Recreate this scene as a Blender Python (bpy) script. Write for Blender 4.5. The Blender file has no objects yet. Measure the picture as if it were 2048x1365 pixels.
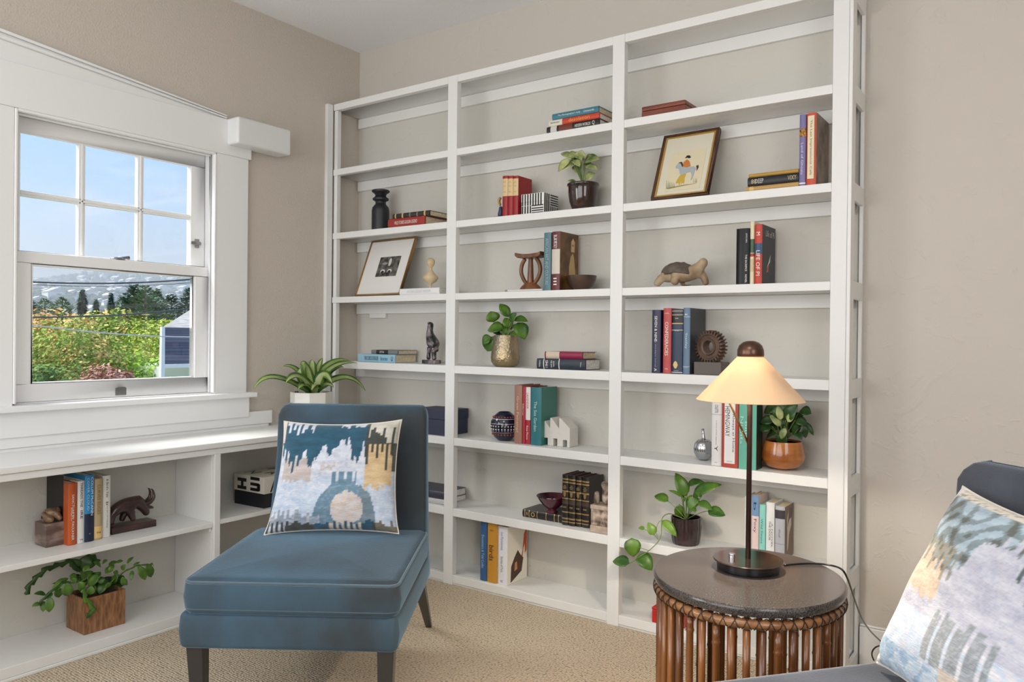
import bpy, bmesh, math, random
from mathutils import Vector, Matrix, Euler
PI=math.pi
scn=bpy.context.scene
COL=scn.collection
# ------------------------------------------------------------------ camera
CAMP=Vector((3.1718,-2.9495,1.15)); YAW,PIT,ROL,FPX=-0.62017,-0.00431,0.0106957,1555.23
def _basis():
    fw=Vector((math.sin(YAW)*math.cos(PIT),math.cos(YAW)*math.cos(PIT),math.sin(PIT)))
    r=Vector((math.cos(YAW),-math.sin(YAW),0)); u=r.cross(fw)
    c,s=math.cos(ROL),math.sin(ROL)
    return r*c+u*s, u*c-r*s, fw
RV,UV,FV=_basis()
cd=bpy.data.cameras.new('camera'); cam=bpy.data.objects.new('camera',cd); COL.objects.link(cam)
m=Matrix((RV,UV,-FV)).transposed().to_4x4(); m.translation=CAMP; cam.matrix_world=m
cd.sensor_width=36; cd.lens=36*FPX/2048; cd.clip_start=.02; cd.clip_end=3000
scn.camera=cam
scn.view_settings.view_transform='Standard'; scn.view_settings.look='None'
scn.view_settings.gamma=1; scn.view_settings.use_curve_mapping=False
scn.view_settings.exposure=-0.12
# ------------------------------------------------------------------ sky
W=bpy.data.worlds.new('sky'); scn.world=W; W.use_nodes=True
nt=W.node_tree; nt.nodes.clear()
out=nt.nodes.new('ShaderNodeOutputWorld'); bg=nt.nodes.new('ShaderNodeBackground')
tc=nt.nodes.new('ShaderNodeTexCoord'); sp=nt.nodes.new('ShaderNodeSeparateXYZ')
rmp=nt.nodes.new('ShaderNodeValToRGB'); el=rmp.color_ramp.elements
el[0].position=0; el[0].color=(.82,.92,1,1); el[1].position=.5; el[1].color=(.10,.30,.78,1)
e=el.new(.06); e.color=(.62,.81,.98,1); e=el.new(.17); e.color=(.30,.56,.93,1); e=el.new(.27); e.color=(.20,.47,.90,1)
nz=nt.nodes.new('ShaderNodeTexNoise'); nz.inputs['Scale'].default_value=5; nz.inputs['Detail'].default_value=6
mp=nt.nodes.new('ShaderNodeMapping'); mp.inputs['Scale'].default_value=(1,1,3.5); mp.inputs['Location'].default_value=(1.3,.4,0)
cr=nt.nodes.new('ShaderNodeValToRGB'); cr.color_ramp.elements[0].position=.54; cr.color_ramp.elements[1].position=.78
mx=nt.nodes.new('ShaderNodeMixRGB'); mx.inputs[2].default_value=(.85,.9,.97,1)
L=nt.links.new
L(tc.outputs['Generated'],sp.inputs[0]); L(sp.outputs['Z'],rmp.inputs[0])
L(tc.outputs['Generated'],mp.inputs[0]); L(mp.outputs[0],nz.inputs['Vector']); L(nz.outputs[0],cr.inputs[0])
L(cr.outputs[0],mx.inputs[0]); L(rmp.outputs[0],mx.inputs[1]); L(mx.outputs[0],bg.inputs[0]); L(bg.outputs[0],out.inputs[0])
bg.inputs[1].default_value=1.35
# ------------------------------------------------------------------ lights
def light(name,typ,loc,rot,energy,color=(1,1,1),**k):
    d=bpy.data.lights.new(name,typ); d.energy=energy; d.color=color
    for a,b in k.items(): setattr(d,a,b)
    o=bpy.data.objects.new(name,d); o.location=loc; o.rotation_euler=rot; COL.objects.link(o); return o
def aim(o,t):
    o.rotation_euler=(Vector(t)-o.location).to_track_quat('-Z','Y').to_euler()
s=light('sun','SUN',(0,0,9),(0,0,0),10.5,(1,.96,.90),angle=math.radians(45))
s.rotation_euler=Vector((.50,.42,-.76)).to_track_quat('-Z','Y').to_euler()
# unseen area lights added as room fill, behind and beside the camera
a=light('fill_rear','AREA',(2.0,-4.45,1.6),(0,0,0),50,(.97,.98,1.0),shape='RECTANGLE',size=2.6,size_y=1.7); aim(a,(1.6,0,1.9))
a=light('fill_near_left','AREA',(.12,-3.3,1.5),(0,0,0),40,(.95,.97,1.0),shape='RECTANGLE',size=1.6,size_y=1.3); aim(a,(3,-1.2,1.3))
a=light('fill_right','AREA',(4.6,-2.9,1.7),(0,0,0),30,(.97,.98,1),shape='RECTANGLE',size=1.6,size_y=1.4); aim(a,(1.2,-.3,1.3))
a=light('fill_overhead','AREA',(2.6,-2.6,2.6),(0,0,0),14,(1,.97,.93),shape='DISK',size=.9)  # added overhead fill that brightens the room, no actual fixture

# ------------------------------------------------------------------ helpers
def at(u,v,ax,c):
    d=(u-1024)/FPX*RV-(v-682.5)/FPX*UV+FV
    s=(c-CAMP[ax])/d[ax]; return CAMP+s*d
def tag(o,label=None,cat=None,group=None,kind=None):
    if label: o['label']=label
    if cat: o['category']=cat
    if group: o['group']=group
    if kind: o['kind']=kind
    return o
def empty(name,loc=(0,0,0),rz=0,label=None,cat=None,group=None,rot=None):
    o=bpy.data.objects.new(name,None); COL.objects.link(o); o.location=loc; o.rotation_euler=rot or (0,0,rz); o.empty_display_size=.05
    return tag(o,label,cat,group)
def srgb(r,g,b):
    f=lambda c:(c/255/12.92 if c/255<=.04045 else ((c/255+.055)/1.055)**2.4)
    return (f(r),f(g),f(b))
_mc={}
def mat(name,c,rough=.5,metal=0,bump=0,bscale=40,var=0,vscale=8,c2=None,spec=None,coat=0,sheen=0,sheenc=None,stretch=None,trans=0,emit=0,vdetail=4,lo=.35,hi=.65):
    if name in _mc: return _mc[name]
    M=bpy.data.materials.new(name); M.use_nodes=True; n=M.node_tree.nodes; l=M.node_tree.links
    b=n['Principled BSDF']; b.inputs['Base Color'].default_value=(*c,1); b.inputs['Roughness'].default_value=rough; b.inputs['Metallic'].default_value=metal
    if spec is not None: b.inputs['Specular IOR Level'].default_value=spec
    if coat: b.inputs['Coat Weight'].default_value=coat
    if sheen:
        b.inputs['Sheen Weight'].default_value=sheen; b.inputs['Sheen Roughness'].default_value=.35
        if sheenc: b.inputs['Sheen Tint'].default_value=(*sheenc,1)
    if emit: b.inputs['Emission Color'].default_value=(*c,1); b.inputs['Emission Strength'].default_value=emit
    t=n.new('ShaderNodeTexCoord'); vec=t.outputs['Object']
    if stretch:
        mp=n.new('ShaderNodeMapping'); mp.inputs['Scale'].default_value=stretch; l.new(vec,mp.inputs[0]); vec=mp.outputs[0]
    if c2:
        z=n.new('ShaderNodeTexNoise'); z.inputs['Scale'].default_value=vscale; z.inputs['Detail'].default_value=vdetail; l.new(vec,z.inputs['Vector'])
        r=n.new('ShaderNodeValToRGB'); r.color_ramp.elements[0].color=(*c,1); r.color_ramp.elements[1].color=(*c2,1)
        r.color_ramp.elements[0].position=lo; r.color_ramp.elements[1].position=hi
        l.new(z.outputs[0],r.inputs[0]); l.new(r.outputs[0],b.inputs['Base Color'])
    if bump:
        z=n.new('ShaderNodeTexNoise'); z.inputs['Scale'].default_value=bscale; z.inputs['Detail'].default_value=3; l.new(vec,z.inputs['Vector'])
        bp=n.new('ShaderNodeBump'); bp.inputs['Strength'].default_value=bump; bp.inputs['Distance'].default_value=.004
        l.new(z.outputs[0],bp.inputs['Height']); l.new(bp.outputs[0],b.inputs['Normal'])
    _mc[name]=M; return M
def colm(rgb,rough=.55,**k):
    return mat('paint_%d_%d_%d_%d'%(*rgb,int(rough*100)),srgb(*rgb),rough,**k)
class MB:
    def __init__(s): s.v=[]; s.f=[]; s.mi=[]; s.cur=0
    def add(s,vs,fs):
        n=len(s.v); s.v+= [tuple(v) for v in vs]; s.f+=[tuple(i+n for i in f) for f in fs]; s.mi+=[s.cur]*len(fs); return s
    def box(s,a,b):
        x0,y0,z0=[min(p,q) for p,q in zip(a,b)]; x1,y1,z1=[max(p,q) for p,q in zip(a,b)]
        return s.add([(x0,y0,z0),(x1,y0,z0),(x1,y1,z0),(x0,y1,z0),(x0,y0,z1),(x1,y0,z1),(x1,y1,z1),(x0,y1,z1)],
            [(3,2,1,0),(4,5,6,7),(0,1,5,4),(1,2,6,5),(2,3,7,6),(3,0,4,7)])
    def lathe(s,prof,c=(0,0,0),n=32,sx=1,sy=1,axis='z',mod=None):
        vs=[];fs=[]
        for (r,z) in prof:
            for i in range(n):
                t=2*PI*i/n; rr=r*(mod(t,z) if mod else 1)
                p=(rr*math.cos(t)*sx,rr*math.sin(t)*sy,z)
                if axis=='y': p=(p[0],z,p[1])
                elif axis=='x': p=(z,p[0],p[1])
                vs.append((p[0]+c[0],p[1]+c[1],p[2]+c[2]))
        m=len(prof)
        for j in range(m-1):
            for i in range(n):
                k=(i+1)%n; fs.append((j*n+i,j*n+k,(j+1)*n+k,(j+1)*n+i))
        if prof[0][0]>1e-6: fs.append(tuple(reversed(range(n))))
        if prof[-1][0]>1e-6: fs.append(tuple((m-1)*n+i for i in range(n)))
        return s.add(vs,fs)
    def tube(s,pts,r,n=8,cap=True):
        pts=[Vector(p) for p in pts]; rs=r if isinstance(r,(list,tuple)) else [r]*len(pts)
        vs=[];fs=[]; up=Vector((.13,.21,.97)); prev=None
        for i,p in enumerate(pts):
            d=(pts[min(i+1,len(pts)-1)]-pts[max(i-1,0)]).normalized()
            if prev is None:
                x=d.cross(up); 
                if x.length<.05: x=d.cross(Vector((1,0,0)))
            else: x=prev-d*prev.dot(d)
            x.normalize(); prev=x; y=d.cross(x)
            for k in range(n):
                t=2*PI*k/n; vs.append(p+(x*math.cos(t)+y*math.sin(t))*rs[i])
        for i in range(len(pts)-1):
            for k in range(n):
                q=(k+1)%n; fs.append((i*n+k,i*n+q,(i+1)*n+q,(i+1)*n+k))
        if cap: fs.append(tuple(reversed(range(n)))); fs.append(tuple((len(pts)-1)*n+k for k in range(n)))
        return s.add(vs,fs)
    def prism(s,poly,a,b,ax=1):
        # poly of (p,q) in the plane normal to axis ax; extruded from a to b
        def P(p,q,c): return (c,p,q) if ax==0 else (p,c,q) if ax==1 else (p,q,c)
        n=len(poly); vs=[P(p,q,a) for p,q in poly]+[P(p,q,b) for p,q in poly]
        fs=[tuple(range(n)),tuple(reversed(range(n,2*n)))]+[(i,i+n,(i+1)%n+n,(i+1)%n) for i in range(n)]
        return s.add(vs,fs)
    def ball(s,c,r,n=16,m=10,sq=1):
        r=(r,r,r) if isinstance(r,(int,float)) else r
        vs=[];fs=[]
        for j in range(m+1):
            ph=PI*j/m
            for i in range(n):
                t=2*PI*i/n; vs.append((c[0]+r[0]*math.sin(ph)*math.cos(t),c[1]+r[1]*math.sin(ph)*math.sin(t),c[2]-r[2]*math.cos(ph)))
        for j in range(m):
            for i in range(n):
                k=(i+1)%n; fs.append((j*n+i,j*n+k,(j+1)*n+k,(j+1)*n+i))
        return s.add(vs,fs)
    def build(s,name,m,parent=None,smooth=False,bev=0,seg=2,merge=False,sub=0,loc=None):
        me=bpy.data.meshes.new(name); me.from_pydata(s.v,[],s.f)
        for mm in (m if isinstance(m,(list,tuple)) else [m]): me.materials.append(mm)
        for p,i in zip(me.polygons,s.mi): p.material_index=i
        b=bmesh.new(); b.from_mesh(me)
        bmesh.ops.remove_doubles(b,verts=b.verts,dist=1e-6)
        bmesh.ops.recalc_face_normals(b,faces=b.faces); b.to_mesh(me); b.free()
        if smooth: me.shade_smooth()
        o=bpy.data.objects.new(name,me); COL.objects.link(o); o.parent=parent
        if loc: o.location=loc
        if bev:
            q=o.modifiers.new('bevel','BEVEL'); q.width=bev; q.segments=seg; q.limit_method='ANGLE'; q.angle_limit=math.radians(35)
        if sub:
            q=o.modifiers.new('sub','SUBSURF'); q.levels=sub; q.render_levels=sub
        if smooth=='auto' or (bev and not smooth):
            me.shade_smooth(); q=o.modifiers.new('wn','WEIGHTED_NORMAL'); q.keep_sharp=True
            b2=bmesh.new(); b2.from_mesh(me)
            for e in b2.edges:
                if len(e.link_faces)==2 and e.calc_face_angle(0)>math.radians(40) and not bev: e.smooth=False
            b2.to_mesh(me); b2.free()
        return o
def box(name,a,b,m,parent=None,bev=.002): return MB().box(a,b).build(name,m,parent,bev=bev)
def skinobj(name,pts,edges,m,parent,sub=2,loc=(0,0,0),rz=0):
    me=bpy.data.meshes.new(name); me.from_pydata([p[:3] for p in pts],edges,[]); me.materials.append(m)
    o=bpy.data.objects.new(name,me); COL.objects.link(o); o.parent=parent; o.location=loc; o.rotation_euler=(0,0,rz)
    k=o.modifiers.new('skin','SKIN'); k.use_smooth_shade=True
    for i,p in enumerate(pts):
        r=p[3]; o.data.skin_vertices[0].data[i].radius=(r*1.25,r*1.25)
    o.data.skin_vertices[0].data[0].use_root=True
    q=o.modifiers.new('sub','SUBSURF'); q.levels=sub; q.render_levels=sub
    return o
def chain(*ids): return [(ids[i],ids[i+1]) for i in range(len(ids)-1)]
_fc={}
def text(body,m,parent,c,L,H,orient='d',name='lettering',side='front'):
    """lettering fitted in L x H, centred at c, on a face looking along local -y (or +x when side='right', +z when side='top')"""
    key=body
    if key not in _fc:
        cu=bpy.data.curves.new('lettering','FONT'); cu.body=body; cu.align_x='CENTER'; cu.align_y='CENTER'; cu.resolution_u=2
        o=bpy.data.objects.new('tmp',cu); COL.objects.link(o)
        me=bpy.data.meshes.new_from_object(o.evaluated_get(bpy.context.evaluated_depsgraph_get()))
        bpy.data.objects.remove(o)
        xs=[v.co.x for v in me.vertices]; ys=[v.co.y for v in me.vertices]
        cx,cy=(min(xs)+max(xs))/2,(min(ys)+max(ys))/2; w,h=max(xs)-min(xs),max(ys)-min(ys)
        for v in me.vertices: v.co=((v.co.x-cx)/w,(v.co.y-cy)/h,0)
        _fc[key]=me
    me=_fc[key].copy(); me.materials.clear(); me.materials.append(m)
    for v in me.vertices: v.co=(v.co.x*L,v.co.y*H,0)
    o=bpy.data.objects.new(name,me); COL.objects.link(o); o.parent=parent; o.location=c
    if side=='front': o.rotation_euler=(PI/2,0,0) if orient=='h' else (PI/2,PI/2,0)
    elif side=='right': o.rotation_euler=(PI/2,0,PI/2)
    elif side=='top': o.rotation_euler=(0,0,0)
    return o
def struct(o,label=None): o['kind']='structure'; 
def S(o): o['kind']='structure'; return o
# ------------------------------------------------------------------ materials
def wall_mat(name,c,sc,strength,trowel=False):
    M=bpy.data.materials.new(name); M.use_nodes=True; n=M.node_tree.nodes; l=M.node_tree.links; b=n['Principled BSDF']
    b.inputs['Base Color'].default_value=(*c,1); b.inputs['Roughness'].default_value=.75; b.inputs['Specular IOR Level'].default_value=.25
    t=n.new('ShaderNodeTexCoord'); z=n.new('ShaderNodeTexNoise'); z.inputs['Scale'].default_value=sc; z.inputs['Detail'].default_value=4
    bp=n.new('ShaderNodeBump'); bp.inputs['Strength'].default_value=strength; bp.inputs['Distance'].default_value=.004
    l.new(t.outputs['Object'],z.inputs['Vector']); h=z.outputs[0]
    if trowel:
        z2=n.new('ShaderNodeTexNoise'); z2.inputs['Scale'].default_value=7; z2.inputs['Detail'].default_value=7; z2.inputs['Distortion'].default_value=2.2
        l.new(t.outputs['Object'],z2.inputs['Vector']); r=n.new('ShaderNodeValToRGB'); r.color_ramp.elements[0].position=.58; r.color_ramp.elements[1].position=.70
        l.new(z2.outputs[0],r.inputs[0]); a=n.new('ShaderNodeMath'); a.operation='MULTIPLY_ADD'; a.inputs[1].default_value=.35
        l.new(h,a.inputs[0]); l.new(r.outputs[0],a.inputs[2]); h=a.outputs[0]
    l.new(h,bp.inputs['Height']); l.new(bp.outputs[0],b.inputs['Normal']); return M
WALL=wall_mat('wall_left_plaster',srgb(204,195,184),130,.7)
WALLB=wall_mat('wall_back_plaster',srgb(203,196,187),60,.42,True)
WALLI=wall_mat('bookcase_back_plaster',srgb(206,203,195),40,.3,True)
CEIL=wall_mat('ceiling_plaster',srgb(240,242,244),90,.35)
TRIM=mat('white_trim_paint',srgb(236,237,237),.38,bump=.12,bscale=25)
CASE=mat('bookcase_paint',srgb(230,230,228),.4,bump=.15,bscale=22)
def carpet_mat():
    M=bpy.data.materials.new('woven_carpet'); M.use_nodes=True; n=M.node_tree.nodes; l=M.node_tree.links; b=n['Principled BSDF']
    b.inputs['Roughness'].default_value=.95; b.inputs['Specular IOR Level'].default_value=.1
    t=n.new('ShaderNodeTexCoord'); mp=n.new('ShaderNodeMapping'); mp.inputs['Rotation'].default_value=(0,0,.03); mp.inputs['Scale'].default_value=(128,105,1)
    v=n.new('ShaderNodeTexVoronoi'); v.inputs['Randomness'].default_value=.45; v.inputs['Scale'].default_value=1
    v.voronoi_dimensions='2D'
    l.new(t.outputs['Object'],mp.inputs[0]); l.new(mp.outputs[0],v.inputs['Vector'])
    r=n.new('ShaderNodeValToRGB'); r.color_ramp.elements[0].position=.38; r.color_ramp.elements[0].color=(*srgb(214,198,174),1)
    r.color_ramp.elements[1].position=.78; r.color_ramp.elements[1].color=(*srgb(112,96,78),1)
    l.new(v.outputs['Distance'],r.inputs[0])
    z=n.new('ShaderNodeTexNoise'); z.inputs['Scale'].default_value=9; l.new(t.outputs['Object'],z.inputs['Vector'])
    mx=n.new('ShaderNodeMixRGB'); mx.blend_type='MULTIPLY'; mx.inputs[0].default_value=.12
    l.new(r.outputs[0],mx.inputs[1]); l.new(z.outputs[0],mx.inputs[2]); l.new(mx.outputs[0],b.inputs['Base Color'])
    bp=n.new('ShaderNodeBump'); bp.invert=True; bp.inputs['Strength'].default_value=.8; bp.inputs['Distance'].default_value=.006
    l.new(v.outputs['Distance'],bp.inputs['Height']); l.new(bp.outputs[0],b.inputs['Normal']); return M
CARPET=carpet_mat()
GLASSM=bpy.data.materials.new('window_glass'); GLASSM.use_nodes=True
n=GLASSM.node_tree.nodes; l=GLASSM.node_tree.links; n.clear()
o_=n.new('ShaderNodeOutputMaterial'); tr=n.new('ShaderNodeBsdfTransparent'); gl=n.new('ShaderNodeBsdfGlossy'); gl.inputs['Roughness'].default_value=.02
mm=n.new('ShaderNodeMixShader'); mm.inputs[0].default_value=.04; tr.inputs[0].default_value=(.97,.985,.98,1)
l.new(tr.outputs[0],mm.inputs[1]); l.new(gl.outputs[0],mm.inputs[2]); l.new(mm.outputs[0],o_.inputs[0])
BRASS=mat('aged_nickel',srgb(150,150,150),.3,1)
# ------------------------------------------------------------------ room shell
YB=.03; YF=-.174; ZC=2.70; RX,RY=4.8,-4.6
def walls():
    b=MB()
    for (y0,y1,z0,z1) in ((-.845,.15,0,ZC),(RY,-1.695,0,ZC),(-1.695,-.845,0,.872),(-1.695,-.845,1.985,ZC)): b.box((-.14,y0,z0),(0,y1,z1))
    S(b.build('wall_left',WALL))
    S(MB().box((0,YB,0),(RX,YB+.12,ZC)).build('wall_back',WALLB))
    S(MB().box((RX,RY,0),(RX+.1,YB,ZC)).build('wall_right',WALLB))
    S(MB().box((-.14,RY-.1,0),(RX+.1,RY,ZC)).build('wall_front',WALLB))
    S(MB().box((-.14,RY-.1,ZC),(RX+.1,YB+.12,ZC+.1)).build('ceiling',CEIL))
    S(MB().box((-.14,RY-.1,-.1),(RX+.1,YB+.12,0)).build('floor',CARPET))
    S(MB().box((2.583,YB-.018,0),(RX,YB,.14)).box((2.583,YB-.014,.14),(RX,YB,.147)).build('baseboard_back',TRIM,bev=.003))
walls()
# window ------------------------------------------------------------
w=S(empty('window_1',(0,-1.27,.87)))
def wp(name,boxes,m=TRIM,bev=.0025,parent=None):
    b=MB()
    for a,c in boxes: b.box((a[0],a[1]+1.27,a[2]-.87),(c[0],c[1]+1.27,c[2]-.87))
    return b.build(name,m,parent or w,bev=bev)
JB=mat('white_jamb_paint',srgb(240,240,240),.35)
wp('window_frame',[((-.135,-1.695,.872),(.0,-1.68,1.985)),((-.135,-.856,.872),(.0,-.845,1.985)),((-.135,-1.68,1.972),(0,-.856,1.985)),((-.135,-1.68,.872),(0,-.856,.885)),
  ((-.022,-1.68,.885),(-.008,-1.668,1.972)),((-.022,-.868,.885),(-.008,-.856,1.972)),((-.022,-1.668,1.96),(-.008,-.868,1.972)),
  ((-.0,-.868,.885),(.024,-.858,1.975)),((-.0,-1.69,.885),(.024,-1.68,1.975)),((-.0,-1.68,1.966),(.024,-.858,1.976))],JB)
X0,X1=-.062,-.026
wp('lower_sash',[((X0,-1.678,.886),(X1,-.858,.952)),((X0,-1.678,1.413),(X1,-.858,1.455)),((X0,-1.678,.952),(X1,-1.612,1.413)),((X0,-.93,.952),(X1,-.858,1.413)),
  ((X0+.006,-1.612,.952),(X1-.008,-1.604,1.413)),((X0+.006,-.938,.952),(X1-.008,-.93,1.413)),((X0+.006,-1.604,1.404),(X1-.008,-.938,1.413)),((X0+.006,-1.604,.952),(X1-.008,-.938,.96))],JB)
U0,U1=-.104,-.07
us=[((U0,-1.678,1.425),(U1,-.858,1.462)),((U0,-1.678,1.917),(U1,-.858,1.972)),((U0,-1.678,1.462),(U1,-1.633,1.917)),((U0,-.927,1.462),(U1,-.858,1.917))]
for y in (-1.404,-1.160): us.append(((U0+.004,y-.013,1.462),(U1-.004,y+.013,1.917))); us.append(((U0,y-.005,1.462),(U1,y+.005,1.917)))
us.append(((U0+.004,-1.633,1.671),(U1-.004,-.927,1.693))); us.append(((U0,-1.633,1.677),(U1,-.927,1.687)))
us.append(((U1-.007,-1.633,1.908),(U1-.001,-.927,1.9175)))
wp('upper_sash',us,JB)
wp('window_pane',[((-.046,-1.606,.956),(-.043,-.936,1.409))],GLASSM,0)
wp('window_pane',[((-.088,-1.63,1.465),(-.085,-.93,1.914))],GLASSM,0)
b=MB(); b.lathe([(.0,0),(.019,0),(.021,.004),(.017,.009),(.010,.012),(0,.013)],(-.047,.0,.585),n=20,sy=1.5)
b.tube([(-.047,.0,.595),(-.045,.02,.597),(-.043,.045,.598)],[.004,.004,.009],8); b.build('sash_lock',BRASS,w,smooth=True)
b=MB(); b.box((-.026,-.018,.024),(-.023,.028,.054)); b.box((-.024,-.008,.05),(-.012,.018,.058)); b.box((-.0235,-.012,.036),(-.022,-.004,.043)); b.box((-.0235,.014,.036),(-.022,.022,.043)); b.build('sash_lift',BRASS,w,bev=.001)
b=MB(); b.box((-.07,.363,.675),(-.066,.383,.715)); b.tube([(-.062,.34,.695),(-.06,.36,.695),(-.06,.385,.695)],[.006,.010,.008],10); b.build('sash_latch',BRASS,w,smooth='auto')
def trim(i,boxes,bev=.003,m=TRIM):
    b=MB()
    for a,c in boxes: b.box(a,c)
    return S(b.build('trim_%d'%i,m,bev=bev))
trim(1,[((0,-.858,.878),(.022,-.690,1.976))]); trim(2,[((0,-1.86,.878),(.022,-1.69,1.976))])
trim(3,[((0,-2.1,1.976),(.024,-.675,2.140))])
trim(4,[((-.02,-2.0,.857),(.062,-.657,.880))],.004); trim(5,[((0,-1.97,.762),(.030,-.679,.857))])
trim(6,[((0,-2.0,.722),(.020,-.540,.784))]); trim(7,[((0,-2.0,.706),(.014,-.556,.722))])
# the sloping rail above the header, three reeds on a board
b=MB()
for (a0,a1,c0,c1,x) in ((2.236,2.248,2.150,2.156,.030),(2.226,2.236,2.146,2.150,.022),(2.214,2.226,2.141,2.146,.030),(2.13,2.214,2.125,2.141,.016)):
    ex=lambda p,q:q+(p-q)*(2.1-.812)/(1.745-.812)
    b.prism([(-2.1,ex(a0,c0)),(-.812,c0),(-.812,c1),(-2.1,ex(a1,c1))],0,x,0)
S(b.build('trim_8',TRIM,bev=.0015))
o=MB(); o.box((.0,-.805,2.022),(.1,-.505,2.145)); vb=o.build('valance_box',mat('white_plastic',srgb(226,228,227),.35),bev=.012,seg=4)
tag(vb,'white box-shaped cover fixed to the wall at the right end of the window header','cover')
# ------------------------------------------------------------------ tall bookcase
SZ={'top':(2.365,2.331),'s2':(2.0223,1.9903),'s3':(1.6885,1.657),'s4':(1.3529,1.322),'s5':(1.0175,.9812),'s6':(.6822,.6465),'s7':(.355,.3184),'base':(.0464,.010)}
PA=(.8087,.8642); PB=(1.6722,1.7261); PC=(2.5144,2.566); XE=2.579
bc=empty('bookcase',(0,YF,0),0,'tall white built-in bookcase of open shelves covering the back wall','bookcase')
def bp_(name,boxes,m=CASE,bev=.002):
    b=MB()
    for a,c in boxes: b.box((a[0],a[1]-YF,a[2]),(c[0],c[1]-YF,c[2]))
    return b.build(name,m,bc,bev=bev)
for k,(zt,zb) in SZ.items():
    xl=.024 if k!='s5' else .085
    if k in('s6','s7','base'): xl=.05
    bx=[((xl+.004 if k=='s5' else xl,YF+.03,zb),(2.56,YB-.001,zt))]
    for (a,c) in ((xl,PA[0]),(PA[1],PB[0]),(PB[1],PC[0])): bx.append(((a,YF,zb),(c,YF+.03,zt)))
    bp_('shelf',bx)
    if k!='base': bp_('cleat',[((.012,YB-.02,zb-.052),(2.55,YB-.001,zb-.0005))])
for p in (PA,PB): bp_('post',[((p[0],YF-.001,.0),(p[1],YF+.029,2.365))])
bp_('post',[((PC[0],YF-.001,0),(PC[1],YF+.029,2.40))])
bp_('side_strip',[((.0,YF-.038,.705),(.022,YF-.001,2.362))])
bp_('side_strip',[((.026,YF+.004,.0),(.05,YF+.03,2.33))])
sf=[((2.5665,YF-.002,0),(XE,YF+.05,2.40)),((2.5665,YB-.022,0),(XE,YB-.001,2.40))]
for k,(zt,zb) in SZ.items(): sf.append(((2.5665,YF+.05,zb-.028),(XE,YB-.022,zt+.002)))
bp_('side_frame',sf)
bp_('toe_board',[((.36,YF+.004,.0),(PC[0],YF+.022,.0095))])
bp_('back_panel',[((.03,YB-.0035,.01),(2.56,YB-.0005,2.33))],WALLI,0)
bp_('outlet_plate',[((.115,YB-.022,1.247),(.235,YB-.004,1.272))])
# ------------------------------------------------------------------ low bookcase under the window
XF=.352; ZT=.7095
lb=empty('low_bookcase',(XF,-1.05,0),0,'low white built-in bookcase under the window, two shelves high','bookcase')
def lp(name,boxes,m=CASE,bev=.002):
    b=MB()
    for a,c in boxes: b.box((a[0]-XF,a[1]+1.05,a[2]),(c[0]-XF,c[1]+1.05,c[2]))
    return b.build(name,m,lb,bev=bev)
YL=-2.3
lp('back_panel',[((.066,YL,.012),(.07,YF-.004,.68))],WALLI,0)
lp('face_rail',[((XF-.02,YL,.6604),(XF,YF-.004,.6845))])
lp('post',[((XF-.02,-1.0738,.0),(XF,-1.0464,.6604))])
lp('divider',[((.071,-1.075,.0474),(XF-.0205,-1.058,.6604))])
lp('shelf',[((.071,YL,.3617),(XF-.008,-1.0755,.3817))])
lp('shelf',[((.071,-1.0575,.370),(XF-.004,-.215,.389))])
lp('cleat',[((.11,-1.085,.345),(.335,-1.0755,.361))])
lp('bottom_shelf',[((.071,YL,.012),(XF,YF-.004,.0474))])
lp('toe_board',[((XF-.012,YL,.0),(XF+.004,YF-.004,.0115))])
lp('end_panel',[((.071,-.213,.0474),(XF-.02,-.2,.6604))])
ct=empty('countertop',(.2,-1.05,.685),0,'long white painted countertop on the low bookcase below the window','countertop')
MB().box((-.199,YL+1.05,.0005),(.16,YF-.004+1.05,.0245)).build('top_board',CASE,ct,bev=.004)
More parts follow.
